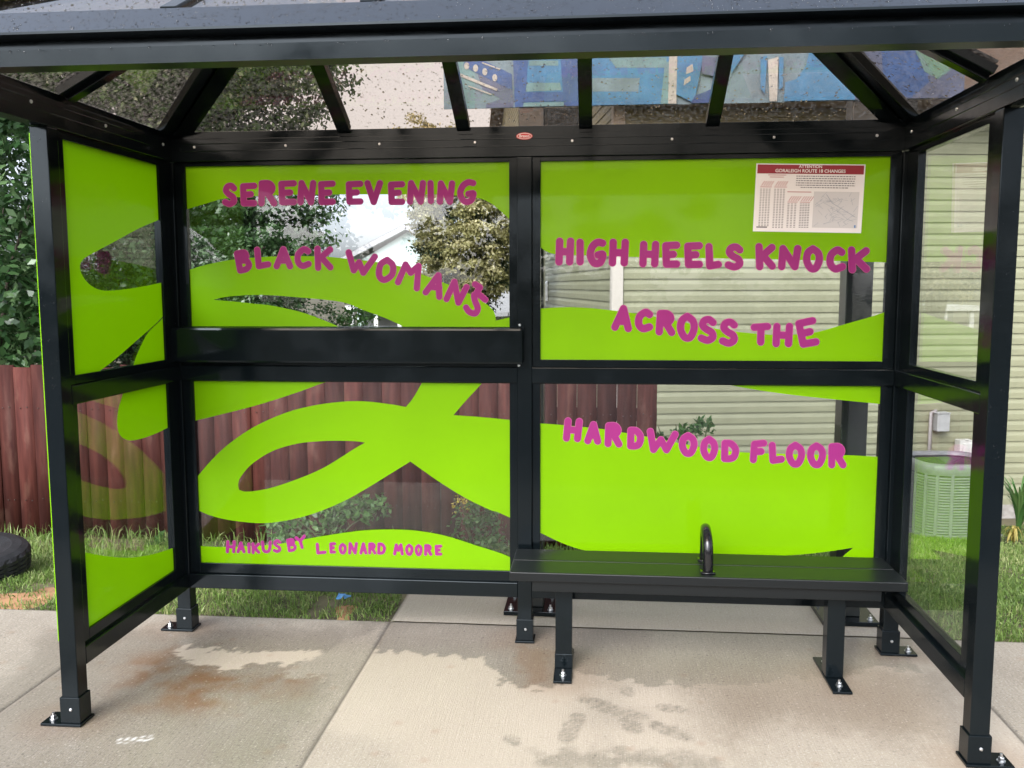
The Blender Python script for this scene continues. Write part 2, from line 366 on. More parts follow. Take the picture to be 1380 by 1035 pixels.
    if y1 < .3: joint = np.maximum(joint, .55*sst(.010, .004, np.abs(Y-y1+.004)))
    Zz = z-.006*joint+.0015*(fbm(X, Y, 3, 80)-.5)
    idx = np.arange(n0*n1).reshape(n0, n1); F = np.stack([idx[:-1,:-1], idx[:-1,1:], idx[1:,1:], idx[1:,:-1]], -1).reshape(-1, 4)
    o = npmesh(name, np.stack([X, Y, Zz], -1).reshape(-1, 3), F, CONC, smooth=True)
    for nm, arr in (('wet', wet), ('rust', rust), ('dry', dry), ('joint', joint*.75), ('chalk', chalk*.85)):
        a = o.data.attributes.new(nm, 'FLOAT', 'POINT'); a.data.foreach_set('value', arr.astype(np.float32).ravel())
    return struct(o)
slab('sidewalk', -3.1, 3.1, -1.6, .18, .0125)
slab('sidewalk', -3.1, 3.1, -3.2, -1.6, .05, paint=False)
slab('sidewalk', -14, -3.1, -3.2, .18, .1, paint=False)
slab('sidewalk', 3.1, 14, -3.2, .18, .1, paint=False)
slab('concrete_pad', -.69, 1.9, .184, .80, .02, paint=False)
kb = MB(); kb.box(-14, 14, -3.36, -3.204, -.3, .002); struct(kb.build('kerb', mat('kerb_concrete', (.36,.33,.28), .8, noise=.2), bevel=.015))
rd = MB(); rd.add([(-150,-14,-.13),(150,-14,-.13),(150,-3.3,-.13),(-150,-3.3,-.13)], [(0,1,2,3)]); struct(rd.build('road', mat('wet_asphalt', (.035,.035,.036), .85, noise=.25, nscale=4, bump=.3, bscale=120)))

# ------------------------------------------------------------------ shelter
H, D, p, s = 1.65, .9584, .033, .0391
ZT = 2.225                                              # underside of the roof beams
SH = thing('bus_shelter', 'black steel bus shelter with hipped glazed roof and lime vinyl on its glass', 'bus shelter')
def bolt_mesh():
    b = MB(); b.lathe([(0,.0),(.015,.0),(.015,.003),(0,.003)], n=16); b.lathe([(0,.003),(.0105,.003),(.0105,.013),(.009,.015),(0,.015)], n=6); b.lathe([(0,.015),(.005,.015),(.005,.027),(0,.027)], n=10)
    o = b.build('bolt_tmp', ZINC); me = o.data; bpy.data.objects.remove(o); return me
BOLT = bolt_mesh()
def screw_mesh():
    b = MB(); b.lathe([(0,.005),(.004,.005),(.0062,.003),(.0068,0)], n=12, axis='y'); o = b.build('screw_tmp', ZINC); me = o.data; bpy.data.objects.remove(o); return me
SCREW = screw_mesh()
def screw(parent, x, y, z, rz=0):
    o = link('screw', SCREW, parent, (x, y, z)); o.rotation_euler = (0, 0, rz); return o
for cx, cy, side in ((-H,0,-1), (H,0,1), (-H,-D,-1), (H,-D,1), (0,0,0)):
    top = 2.222
    b = MB(); b.box(cx-p, cx+p, cy-p, cy+p, .02, top)
    po = b.build('post', BLACK, SH, bevel=.003)
    b = MB(); b.box(cx-s, cx+s, cy-s, cy+s, .0121, .112)
    if side: x0, x1 = (cx-s-.076, cx+s+.006) if side < 0 else (cx-s-.006, cx+s+.076)
    else: x0, x1 = cx-s-.006, cx+s+.006
    b.box(x0, x1, cy-s-.01, cy+s+.01, .002, .012)
    bp = b.build('base_plate', BLACK, po, bevel=.0015)
    if side: link('anchor_bolt', BOLT, po, (cx+side*(s+.045), cy-.012, .012))
    else: pass
    link('set_screw', SCREW, po, (cx+.004, cy-s, .066))
# horizontal members between the posts
def member(name, x0, x1, y0, y1, z0, z1, bevel=.003):
    b = MB(); b.box(x0, x1, y0, y1, z0, z1); return b.build(name, BLACK, SH, bevel=bevel)
for x0, x1 in ((-H+p, -p), (p, H-p)):
    member('middle_rail', x0, x1, -p, p, 1.22, 1.29); member('bottom_rail', x0, x1, -p, p, .215, .285)
for sx in (-1, 1):
    x0, x1 = sorted((sx*(H-p), sx*(H+p)))
    member('middle_rail', x0, x1, -D+p, -p, 1.22, 1.29); member('bottom_rail', x0, x1, -D+p, -p, .215, .285)
# roof beams (box with a recessed cap strip above)
b = MB(); b.box(-H-p, H+p, -p, p, ZT, 2.325); b.box(-H-p+.01, H+p-.01, -p+.011, p, 2.325, 2.358)
b.box(-H-p+.03, H+p-.03, -p-.002, -p+.004, 2.268, 2.272); b.box(-H-p+.03, H+p-.03, -p-.002, -p+.004, 2.300, 2.304)
bb = b.build('roof_beam', BLACK, SH, bevel=.002)
for x in (-1.509, -1.081, -.65, -.22, .21, .642, 1.075, 1.503): screw(bb, x, -p, 2.289)
for sx in (-1, 1):
    b = MB(); y0, y1 = -1.734, -p-.0005
    xi = sx*(H-p); xo = sx*(H+p); a0, a1 = sorted((xi, xo)); b.box(a0, a1, y0, y1, ZT, 2.325)
    c0, c1 = sorted((sx*(H-p+.011), xo)); b.box(c0, c1, y0, y1, 2.325, 2.352)
    for z in (2.268, 2.300):
        r0, r1 = sorted((xi-sx*.002, xi+sx*.004)); b.box(r0, r1, y0, y1, z, z+.004)
    o = b.build('roof_beam', BLACK, SH, bevel=.002)
    for y in (-.117, -.597, -1.075, -1.555): screw(o, xi, y, 2.290, -sx*math.pi/2)
FY = -1.80
b = MB(); b.prism_x([(FY,2.228),(FY-.003,2.269),(FY+.035,2.270),(FY+.035,2.300),(FY-.021,2.303),(FY-.021,2.309),(FY+.066,2.383),(FY+.066,2.228)][::-1], -H-p-.01, H+p+.01)
fas = b.build('roof_beam', [BLACK, WETBLACK, mat('underside_black', (.004,.0065,.008), .34, spec=.25)], SH)
for q in fas.data.polygons: q.material_index = 1 if q.normal.z > .3 else (2 if q.normal.z < -.7 else 0)
# hipped roof: bars and glazing
EB, EF, EX, EZ = .02, -1.735, H+.01, 2.362
RY = (EB+EF)/2; SL = math.tan(math.radians(28.0)); RH = EZ+(EB-RY)*SL; RX = EX-(EB-RY)
Cbl, Cbr, Cfl, Cfr = (-EX,EB,EZ), (EX,EB,EZ), (-EX,EF,EZ), (EX,EF,EZ); Rl, Rr = (-RX,RY,RH), (RX,RY,RH)
def pane(name, pts, material, th=.006, parent=SH):
    P = [Vector(q) for q in pts]; n = (P[1]-P[0]).cross(P[2]-P[0]).normalized()*th; k = len(P)
    b = MB(); b.add(list(P)+[q+n for q in P], [tuple(range(k))[::-1], tuple(range(k,2*k))]+[(i,(i+1)%k,k+(i+1)%k,k+i) for i in range(k)])
    return b.build(name, material, parent)
roofs = [('roof_glazing', [Cbr,Cbl,Rl,Rr]), ('roof_glazing', [Cfl,Cfr,Rr,Rl]), ('roof_glazing', [Cbl,Cfl,Rl]), ('roof_glazing', [Cfr,Cbr,Rr])]
for nm, q in roofs: pane(nm, q, TINT)
def roofbar(name, a, b_, w, h, up, drop):
    a = Vector(a); b_ = Vector(b_); u = Vector(up).normalized(); m_ = MB(); m_.bar(a-u*drop, b_-u*drop, w, h, u)
    return m_, name
nb = Vector((0, SL, 1)).normalized(); nf = Vector((0, -SL, 1)).normalized(); nl = Vector((-SL, 0, 1)).normalized(); nr = Vector((SL, 0, 1)).normalized()
for k, (c, r, n1, n2) in enumerate(((Cbl,Rl,nb,nl), (Cbr,Rr,nb,nr), (Cfl,Rl,nf,nl), (Cfr,Rr,nf,nr))):
    u = (n1+n2).normalized(); d = (Vector(r)-Vector(c)).normalized(); a = Vector(c)+d*.05
    m_ = MB()
    for n_ in (n1, n2):
        q_ = n_.cross(d).normalized(); mid = Vector((0, c[1], EZ)) if n_ is n1 else Vector((c[0], RY, EZ))
        q_ = -q_ if q_.dot(mid-Vector(c)) < 0 else q_
        m_.bar(a+q_*.052-n_*.020, Vector(r)+q_*.052-n_*.020, .066, .032, n_)
    m_.bar(a-u*.016, Vector(r)-u*.016, .06, .014, u); m_.bar(a+u*.016, Vector(r)+u*.016, .07, .012, u)
    m_.build('hip_bar', BLACK, SH, bevel=.002)
for x in (-.812, -.272, .268, .815):
    for n_, e, rr in ((nb, EB, 0), (nf, EF, 0)):
        xe = x; zt = RH-.002; yt = RY
        if abs(x) > RX: f = (EX-abs(x))/(EB-RY); yt = e+(RY-e)*f; zt = EZ+(RH-EZ)*f
        a = Vector((x, e+(.03 if e < 0 else -.03)*1.0, EZ+.03*SL)); t_ = Vector((x, yt, zt))
        m_ = MB(); m_.bar(a-n_*.024, t_-n_*.024, .058, .036, n_); m_.bar(a+n_*.013, t_+n_*.013, .045, .010, n_); m_.build('glazing_bar', BLACK, SH, bevel=.002)
for sx, n_ in ((-1, nl), (1, nr)):
    a = Vector((sx*(EX-.03), RY, EZ+.03*SL)); t_ = Vector((sx*(RX+.05), RY, RH-.05*SL))
    m_ = MB(); m_.bar(a-n_*.024, t_-n_*.024, .115, .03, n_); m_.bar(a-n_*.045, t_-n_*.045, .05, .02, n_); m_.bar(a+n_*.013, t_+n_*.013, .05, .010, n_); m_.build('glazing_bar', BLACK, SH, bevel=.002)
m_ = MB(); m_.bar(Vector(Rl)-Vector((0,0,.03)), Vector(Rr)-Vector((0,0,.03)), .10, .03); m_.build('ridge_bar', BLACK, SH, bevel=.002)

# glazed panels: frame > glass, vinyl, lettering
def frame_back(xa, xb, za, zb, ox0, ox1, oz0, oz1):
    b = MB(); y = .016
    b.box(xa, ox0, -y, y, za, zb); b.box(ox1, xb, -y, y, za, zb); b.box(ox0, ox1, -y, y, za, oz0); b.box(ox0, ox1, -y, y, oz1, zb)
    f = b.build('panel_frame', BLACK, SH, bevel=.0015)
    g_ = MB(); g_.box(ox0-.01, ox1+.01, -.003, .003, oz0-.01, oz1+.01); g_.build('glass_pane', CLEAR, f); return f
UZ, LZ = (1.325, 2.205), (.335, 1.215)
e_ = .0006
FLU = frame_back(-H+p+e_, -p-e_, 1.29+e_, ZT-e_, -1.567, -.070, *UZ); FRU = frame_back(p+e_, H-p-e_, 1.29+e_, ZT-e_, .070, 1.570, *UZ)
FLL = frame_back(-H+p+e_, -p-e_, .285+e_, 1.22-e_, -1.567, -.070, *LZ); FRL = frame_back(p+e_, H-p-e_, .285+e_, 1.22-e_, .070, 1.568, *LZ)
def frame_side(cx, za, zb, oy0, oy1, oz0, oz1):
    b = MB(); x = .016; ya, yb = -D+p+e_, -p-e_
    b.box(cx-x, cx+x, ya, oy0, za, zb); b.box(cx-x, cx+x, oy1, yb, za, zb); b.box(cx-x, cx+x, oy0, oy1, za, oz0); b.box(cx-x, cx+x, oy0, oy1, oz1, zb)
    f = b.build('panel_frame', BLACK, SH, bevel=.0015)
    g_ = MB(); g_.box(cx-.003, cx+.003, oy0-.01, oy1+.01, oz0-.01, oz1+.01); g_.build('glass_pane', CLEAR, f); return f
SLU = frame_side(-H, 1.29+e_, ZT-e_, -.868, -.135, 1.325, 2.196); SLL = frame_side(-H, .285+e_, 1.22-e_, -.866, -.133, *LZ)
SRU = frame_side(H, 1.29+e_, ZT-e_, -.842, -.160, 1.325, 2.196); SRL = frame_side(H, .285+e_, 1.22-e_, -.838, -.158, *LZ)

def vinyl(loops, ax, val, parent, rect):
    """loops: [outer, hole...] each a list of runs (pixel points smoothed per run); rect clips to the panel (u0,u1,z0,z1)."""
    L = []
    for lp in loops:
        pts = []
        for run in lp:
            c = crom(run, 8) if len(run) > 2 else run
            for q in c:
                h = hit(q[0], q[1], ax, val); u = h[1-ax]
                u = min(max(u, rect[0]), rect[1]); z = min(max(h[2], rect[2]), rect[3])
                v = (u, z)
                if not pts or math.hypot(pts[-1][0]-v[0], pts[-1][1]-v[1]) > 1e-4: pts.append(v)
        if math.hypot(pts[0][0]-pts[-1][0], pts[0][1]-pts[-1][1]) < 1e-4: pts.pop()
        L.append([Vector((a, b_, 0)) for a, b_ in pts])
    tris = geometry.tessellate_polygon(L); flat = [q for l in L for q in l]; b = MB()
    vs = [(q.x, val, q.y) if ax == 1 else (val, q.x, q.y) for q in flat]
    b.add(vs, tris); me_ = b.build('vinyl_graphic', LIME, parent)
    bm = bmesh.new(); bm.from_mesh(me_.data); bmesh.ops.recalc_face_normals(bm, faces=bm.faces)
    want = Vector((0,-1,0)) if ax == 1 else Vector((1,0,0))
    if sum((f.normal.dot(want) for f in bm.faces)) < 0: bmesh.ops.reverse_faces(bm, faces=bm.faces)
    bm.to_mesh(me_.data); bm.free(); return me_
VY = -.0055
rLU = (-1.575, -.062, 1.318, 2.212); rRU = (.062, 1.578, 1.318, 2.212); rLL = (-1.575, -.062, .328, 1.222); rRL = (.062, 1.576, .328, 1.222)
vinyl([[[(240,283),(254,282),(277,275),(300,268),(330,265),(360,263.5)],[(388,262.5),(460,262),(520,262)],[(600,262),(643,267),(660,273),(673,283),(684,293),(700,308)],[(700,200)],[(240,200)]]], 1, VY, FLU, rLU)
vinyl([[[(240,367),(257,363),(277,357),(313,350),(360,346),(400,345),(440,346),(462,348),(500,352),(540,359),(567,369),(593,379),(615,388),(637,398),(657,411),(666,421),(668.5,432)],[(668.5,432),(690,427),(700,425)],[(700,455)],[(560,455)],[(556,448),(547,442),(520,429),(490,418),(460,407),(400,400.5),(353,397.5),(320,398.5),(300,401),(287,404)],[(287,404),(317,406.5),(340,409),(367,412),(407,421),(440,433),(458,441),(470,448)],[(478,455)],[(240,455)]]], 1, VY, FLU, rLU)
vinyl([[[(715,330),(728,333.5),(735,338),(745,342),(765,344),(800,344.5),(860,346.5),(1020,349),(1100,351),(1172,353),(1215,354)],[(1215,195)],[(715,195)]]], 1, VY, FRU, rRU)
vinyl([[[(715,418),(728,416),(760,414),(793,415),(827,418.5),(870,424.5),(910,432),(950,440),(980,445.5),(1017,449.5),(1050,451.5),(1080,450),(1103,447),(1133,438.5),(1170,428),(1191,421),(1215,412)],[(1215,500)],[(715,500)]]], 1, VY, FRU, rRU)
vinyl([[[(250,505)],[(475,505)],[(452,511),(430,518),(400,529),(350,545),(300,558),(265,566.5),(250,570)]]], 1, VY, FLL, rLL)
vinyl([[[(252,662),(268,640),(287,618),(310,597),(343,575),(383,557),(420,547),(460,541.5),(493,541),(527,545),(547,548.5)],[(547,548.5),(557,536),(568,517),(574,506)],[(660,506)],[(656,509),(648,518),(640,527),(627,541),(611,559.5)],[(611,559.5),(647,562),(688,566),(704,568)],[(704,706)],[(688,698),(670,690),(660,687),(627,671),(593,650),(570,634),(553,622)],[(553,622),(527,638),(493,659),(460,677),(420,693),(383,702),(350,705),(310,701),(283,694.5),(268,688),(252,680)]],
       [[(322,660),(321,652),(325,642),(340,625),(367,608),(400,598),(433,594.5),(460,594),(480,594.8),(492,596.5)],[(492,596.5),(477,605),(460,616),(433,632),(400,646),(367,657),(345,661.5),(330,662.5),(322,660)]]], 1, VY, FLL, rLL)
vinyl([[[(252,734),(272,736),(300,737),(340,736),(383,732),(417,725.5),(460,718.5),(493,714.5),(527,713.5),(560,715),(600,722),(643,735.5),(673,745),(688,751),(704,758)],[(704,785)],[(252,785)]]], 1, VY, FLL, rLL)
vinyl([[[(960,505),(975,515),(982,518.5),(1020,525.5),(1070,532.5),(1127,538.5),(1187,544.5),(1205,546)],[(1205,505)]]], 1, VY, FRL, rRL)
vinyl([[[(712,569),(728,570.5),(760,573),(810,578),(843,583.5),(880,590),(920,598),(960,605),(1000,609.5),(1070,612),(1143,613.5),(1182,615.5),(1205,616)],[(1205,785)],[(1128,785)],[(1132,756),(1138,748),(1150,738)],[(1150,738),(1110,744),(1060,748.5),(950,752),(850,748),(793,742.5),(770,736.5),(750,728.5),(728,718),(712,710)]]], 1, VY, FRL, rRL)
VX = -H+.0055; rSU = (-.876, -.127, 1.318, 2.204); rSL = (-.874, -.125, .328, 1.222)
vinyl([[[(60,170)],[(225,205)],[(225,290),(210,298),(187,308),(150,328),(133,337),(117,346),(110,352),(108,361),(112,373),(123,385),(140,391.5),(167,390),(193,386),(217,381),(230,378)],[(230,416)],[(222,424),(212,434),(200,445),(183,460),(160,480),(140,496),(125,506)],[(118,520)],[(60,520)]]], 0, VX, SLU, rSU)
vinyl([[[(225,418),(217,431),(200,448),(190,466),(182,485),(178,500)],[(230,500)]]], 0, VX, SLU, rSU)
vinyl([[[(172,505),(166,529),(160,550),(158,568),(160,583),(167,591),(177,593.5),(193,590.5),(213,583),(225,577),(240,570)],[(240,505)]]], 0, VX, SLL, rSL)
vinyl([[[(85,735),(110,743),(140,749),(173,751.5),(203,747.5),(232,739),(245,735)],[(245,785)],[(85,880)]]], 0, VX, SLL, rSL)
b = MB(); b.box(-H-p-.0045, -H-p-.001, -D-p+.004, -D+p, .33, 2.2); b.build('edge_trim', LIME, SH)

# bubble lettering (each word line is one vinyl part of its panel)
GL = {
 'S': [[(.92,.14),(.62,0),(.25,.06),(.12,.27),(.4,.46),(.82,.62),(.9,.86),(.5,1),(.03,.9)]],
 'E': [[(1,0),(.08,.03),(.14,.98),(1,.97)],[(.1,.5),(.72,.47)]],
 'R': [[(0,1),(.02,0)],[(.02,0),(.6,0),(.88,.22),(.66,.46),(.08,.5)],[(.5,.5),(1,1)],[(.2,.2),(.6,.3)]],
 'N': [[(.02,1),(.1,0)],[(.1,0),(.82,1)],[(.82,1),(1,0)]], 'V': [[(0,0),(.5,1),(1,0)]], 'I': [[(.4,0),(.55,1)]],
 'G': [[(.98,.04),(.6,0),(.18,.2),(0,.6),(.3,.98),(.8,.95),(1,.58),(.62,.6)]],
 'B': [[(0,.02),(.1,1)],[(0,.02),(.7,.02),(.78,.32),(.1,.45)],[(.1,.45),(.8,.5),(1,.76),(.7,.96),(.1,1)],[(.1,.25),(.6,.22)]],
 'L': [[(0,0),(.08,1)],[(.08,1),(1,.92)]], 'A': [[(0,1),(.5,0)],[(.5,0),(1,1)],[(.28,.66),(.78,.66)]],
 'C': [[(.95,.12),(.6,0),(.12,.28),(.08,.74),(.45,1),(1,.88)]], 'K': [[(0,0),(.05,1)],[(.98,.04),(.1,.55)],[(.3,.45),(1,.97)]],
 'O': [[(.5,0),(.92,.22),(1,.6),(.72,1),(.3,1),(0,.62),(.1,.2),(.5,0)]], 'H': [[(.06,0),(0,1)],[(1,0),(.92,1)],[(.03,.5),(.96,.52)]],
 'D': [[(.04,0),(0,1)],[(.04,0),(.6,.04),(1,.4),(.88,.85),(.5,1),(0,1)]], 'T': [[(0,.06),(1,0)],[(.5,.03),(.48,1)]],
 'F': [[(1,0),(.12,.06)],[(.12,.06),(0,1)],[(.08,.52),(.75,.5)]], 'U': [[(0,0),(.12,.8),(.5,1),(.88,.8),(1,0)]],
 'Y': [[(0,.15),(.5,.45)],[(1,0),(.5,.45)],[(.5,.45),(.72,1)]], 'W': [[(0,0),(.27,1)],[(.27,1),(.52,.45)],[(.52,.45),(.7,.97)],[(.7,.97),(1,.12)]],
 'M': [[(0,1),(.22,.02)],[(.22,.02),(.5,.6)],[(.5,.6),(.82,0)],[(.82,0),(1,1)]]}
SMOOTH = set('SRGBCODU')
def strokes(ch, x0, y0, x1, y1, rot, r):
    out = []; cx, cy = (x0+x1)/2, (y0+y1)/2; c, s_ = math.cos(rot), math.sin(rot)
    for st in GL[ch]:
        q = [((x0+r)+u*(x1-x0-2*r), (y0+r)+v*(y1-y0-2*r)) for u, v in st]
        q = [(cx+(a-cx)*c-(b_-cy)*s_, cy+(a-cx)*s_+(b_-cy)*c) for a, b_ in q]
        if ch in SMOOTH and len(q) > 3: q = crom(q, 4)
        out.append(q)
    return out
def sdf_fill(segsets, r, grow=0):
    """filled outline of rounded strokes -> verts (px), faces; marching squares"""
    V = []; F = []
    for sts in segsets:
        A = []; B_ = []
        for q in sts:
            for a, b_ in zip(q[:-1], q[1:]): A.append(a); B_.append(b_)
        A = np.array(A); B_ = np.array(B_); R = r+grow; h = max(.42, r*.15)
        lo = np.minimum(A, B_).min(0)-R-2*h; hi = np.maximum(A, B_).max(0)+R+2*h
        gx = np.arange(lo[0], hi[0]+h, h); gy = np.arange(lo[1], hi[1]+h, h); X, Y = np.meshgrid(gx, gy); f = np.full(X.shape, 99.)
        for a, b_ in zip(A, B_):
            e = b_-a; t = np.clip(((X-a[0])*e[0]+(Y-a[1])*e[1])/(e@e+1e-9), 0, 1); f = np.minimum(f, np.hypot(X-a[0]-t*e[0], Y-a[1]-t*e[1])-R)
        key = {}
        def vid(k, pt):
            if k not in key: key[k] = len(V); V.append(pt)
            return key[k]
        ny, nx = f.shape
        ins = f < 0; act = ins[:-1,:-1] | ins[1:,:-1] | ins[:-1,1:] | ins[1:,1:]
        for j, i in zip(*np.nonzero(act)):
            cs = [(j,i),(j,i+1),(j+1,i+1),(j+1,i)]; poly = []
            for k in range(4):
                a = cs[k]; b_ = cs[(k+1) % 4]; fa, fb = f[a], f[b_]
                if fa < 0: poly.append(vid(a, (gx[a[1]], gy[a[0]])))
                if (fa < 0) != (fb < 0):
                    t = fa/(fa-fb); kk = (a, b_) if a < b_ else (b_, a)
                    poly.append(vid(kk, (gx[a[1]]+(gx[b_[1]]-gx[a[1]])*t, gy[a[0]]+(gy[b_[0]]-gy[a[0]])*t)))
            if len(poly) >= 3: F.append(poly)
    return V, F
def crop(ox, oy, k): return lambda *q: tuple((ox+v/k if i % 2 == 0 else oy+v/k) for i, v in enumerate(q))
HALO = vinylmat('pink_vinyl_edge', (.50, .12, .28), .25)
def lettering(name, groups, r, parent, words=None):
    if words:
        i = 0
        for k in words: lettering(name, groups[i:i+k], r, parent); i += k
        return
    for g, mt, y in ((0.0, MAG, VY-.0016), (.75 if r > 3 else .3, HALO, VY-.0009)):
        b = MB()
        for gi, gs in enumerate(groups):
            V, F = sdf_fill([gs], r, g); b.add([tuple(hit(x, yy, 1, y-.00015*(gi % 3))) for x, yy in V], F)
        o = b.build(name if g == 0 else 'letter_edge', mt, parent)
def word(spec, cr, r):
    out = []
    for q in spec:
        rot = q[5] if len(q) > 5 else 0
        out.append(strokes(q[0], *cr(*q[1:5]), rot, r))
    return out
A1 = crop(290,230,6.9); A2 = crop(450,230,5.175); A3 = crop(730,300,5.75); A4 = crop(950,300,5.75); A5 = crop(740,550,6.2727); A6 = crop(940,550,6.2727); A7 = crop(290,700,8.625); A8 = crop(450,700,8.625)
def px(cr, pts): return [cr(*q) for q in pts]
g1 = word([('S',65,115,207,335),('E',225,115,388,332),('R',405,92,572,328),('E',580,92,757,322),('N',765,90,937,318),('E',950,95,1117,320)], A1, 3.7)
g1 += word([('E',78,72,203,238),('V',215,68,340,238),('E',372,75,494,240),('N',510,68,640,235),('I',648,68,702,230),('N',718,70,843,235),('G',862,62,992,235)], A2, 3.7)
lettering('lettering', g1, 3.7, FLU, [6,7])
g2 = word([('B',186,735,336,950,-.12),('L',368,708,515,912,-.05),('A',545,705,722,915),('C',735,705,895,912),('K',925,700,1097,930)], A1, 3.8)
g2 += [[px(A2, [(103,570),(138,695)]), px(A2, [(138,695),(175,640)]), px(A2, [(175,640),(205,712)]), px(A2, [(205,712),(285,600)])],
       [crom(px(A2, [(372,622),(410,660),(405,725),(350,762),(315,730),(325,655),(372,622)]), 4)],
       [px(A2, [(447,778),(500,655)]), px(A2, [(500,655),(535,712)]), px(A2, [(535,712),(590,665)]), px(A2, [(590,665),(578,820)])],
       [px(A2, [(640,848),(728,730)]), px(A2, [(728,730),(735,880)]), px(A2, [(680,810),(735,818)])],
       [px(A2, [(785,895),(840,775)]), px(A2, [(840,775),(868,920)]), px(A2, [(868,920),(925,812)])],
       [crom(px(A2, [(1055,900),(1015,868),(978,868),(985,910),(1003,960),(985,995),(945,985),(922,955)]), 4)],
       [px(A2, [(985,792),(1018,815)]), px(A2, [(1018,815),(1000,845)])]]
lettering('lettering', g2, 3.7, FLU, [5,7])
g3 = word([('H',108,118,250,330),('I',270,126,325,330),('G',350,126,500,342),('H',522,126,674,338),('H',758,143,910,345),('E',928,148,1072,352),('E',1098,152,1248,354)], A3, 4.6)
g3 += word([('L',5,160,130,362),('S',152,163,304,370),('K',393,160,548,368),('N',566,175,746,368),('O',763,177,912,378),('C',938,186,1092,385),('K',1110,186,1278,390)], A4, 4.6)
lettering('lettering', g3, 4.5, FRU, [4,5,5])
g4 = word([('A',548,640,705,842,.10),('C',720,668,864,848,.05),('R',888,680,1037,875,.05),('O',1050,700,1207,914),('S',1208,725,1362,938)], A3, 4.6)
g4 += word([('S',108,745,262,960),('T',356,778,512,952),('H',525,778,682,964),('E',705,742,875,966,-.16)], A4, 4.6)
lettering('lettering', g4, 4.5, FRU, [6,3])
g5 = word([('H',122,83,280,284,.05),('A',302,112,442,306,.05),('R',472,123,620,330,.03),('D',660,160,800,348)], A5, 4.5)
g5 += [[px(A5, [(856,198),(882,350)]), px(A5, [(882,350),(945,268)]), px(A5, [(945,268),(992,352)]), px(A5, [(992,352),(1065,222)])]]
g5 += word([('O',1098,205,1252,405)], A5, 4.5)+word([('O',24,235,172,440),('D',200,268,350,455),('F',443,268,588,464),('L',603,286,737,470),('O',748,285,907,495),('O',928,290,1084,500),('R',1106,298,1258,508)], A6, 4.5)
lettering('lettering', g5, 4.3, FRL, [8,5])
g6 = word([('H',125,243,237,392),('A',248,258,350,392),('I',372,270,412,396),('K',422,268,522,402),('U',533,248,657,392),('S',668,233,772,388),('B',832,220,942,377,-.1),('Y',925,178,1052,342),('L',1170,273,1292,406),('E',1324,266,1402,398)], A7, 1.9)
g6 += word([('O',57,275,146,402),('N',164,265,277,406),('A',297,268,387,407),('R',399,270,492,406),('D',504,270,602,407),('M',689,280,810,417),('O',829,285,922,417),('O',941,288,1027,422),('R',1049,290,1142,422),('E',1169,295,1257,422)], A8, 1.9)
lettering('lettering', g6, 1.9, FLL, [6,2,7,5])

# backrest board
b = MB(); b.box(-1.646, -.004, -.078, -.0335, 1.306, 1.470); lean = b.build('backrest_board', BLACK, SH, bevel=.012)
b = MB(); b.box(-1.648, .002, -.050, -.0335, 1.4705, 1.474); b.build('board_lip', BLACK, lean)
for x, z in ((-1.641,1.486),(-.022,1.482),(-1.641,1.302),(-.026,1.300)): screw(lean, x, -p-.001, z)
# maker's badge: red oval, white rim, script
RED = mat('badge_red', (.50, .02, .025), .3); WHITE = mat('white_print', (.78, .78, .78), .4)
def oval(rx, rz, y, mt, parent, nm):
    b = MB(); n = 40; b.add([(0, y, 2.312)]+[(rx*math.cos(2*math.pi*i/n), y, 2.312+rz*math.sin(2*math.pi*i/n)) for i in range(n)], [(0,1+i,1+(i+1)%n) for i in range(n)]); return b.build(nm, mt, parent)
b = MB(); b.prism_y([(.036*math.cos(2*math.pi*i/40), 2.312+.0155*math.sin(2*math.pi*i/40)) for i in range(40)], -p-.004, -p+.003); bd = b.build('badge', RED, SH)
bd.location = (0, 0, 0)
o = oval(.0325, .013, -p-.0046, WHITE, bd, 'badge_rim'); o = oval(.0300, .0108, -p-.0052, RED, bd, 'badge_face')
textmesh('badge_text', 'Brasco', .0175, Matrix.Translation((0, -p-.0058, 2.3065)) @ Matrix.Rotation(math.pi/2, 4, 'X'), WHITE, bd, bold=.0003, sx=.95)

# ------------------------------------------------------------------ bench
BENCHM = mat('bench_black', (.006,.0075,.008), .36, spec=.3)
BN = thing('bench', 'black metal bench with a hooped armrest bolted under the right-hand glass', 'bench', (.775, -.29, 0))
bx, by = .775, -.29
def local(bm_):
    bm_.v = [(x-bx, y-by, z) for x, y, z in bm_.v]; return bm_
b = MB(); b.box(-.035, 1.587, -.413, -.239, .420, .460); b.box(-.035, 1.587, -.236, -.068, .420, .460); local(b).build('seat', BENCHM, BN, bevel=.004)
b = MB(); b.box(.06, 1.49, -.395, -.085, .372, .4195); 
local(b).build('seat_frame', BENCHM, BN, bevel=.003)
for x in (.192, 1.332):
    b = MB(); b.box(x-.036, x+.036, -.330, -.258, .0125, .3715); lg = local(b).build('leg', BLACK, BN, bevel=.003)
    b = MB(); b.box(x-.039, x+.039, -.465, -.112, .002, .012); local(b).build('base_plate', BLACK, lg, bevel=.0015)
    if x < 1:
        b = MB(); b.box(x-.038, x+.038, -.332, -.256, .0123, .075); local(b).build('leg_sleeve', BLACK, lg, bevel=.002)
    for y in (-.405, -.165): link('anchor_bolt', BOLT, lg, (x-bx, y-by, .012))
arm = MB(); pts = [(.795,-.350,.462),(.795,-.352,.51),(.794,-.352,.555),(.793,-.335,.594),(.792,-.29,.620),(.796,-.235,.620),(.800,-.195,.596),(.802,-.178,.557),(.802,-.176,.52),(.802,-.176,.462)]
cp = crom(pts, 4); arm.tube(cp, .022, 14); arm.box(.765,.824,-.375,-.325,.4602,.466); arm.box(.772,.831,-.20,-.152,.4602,.466)
ao = local(arm).build('armrest', mat('gloss_black', (.006,.006,.007), .16, coat=.2), BN, smooth=True)

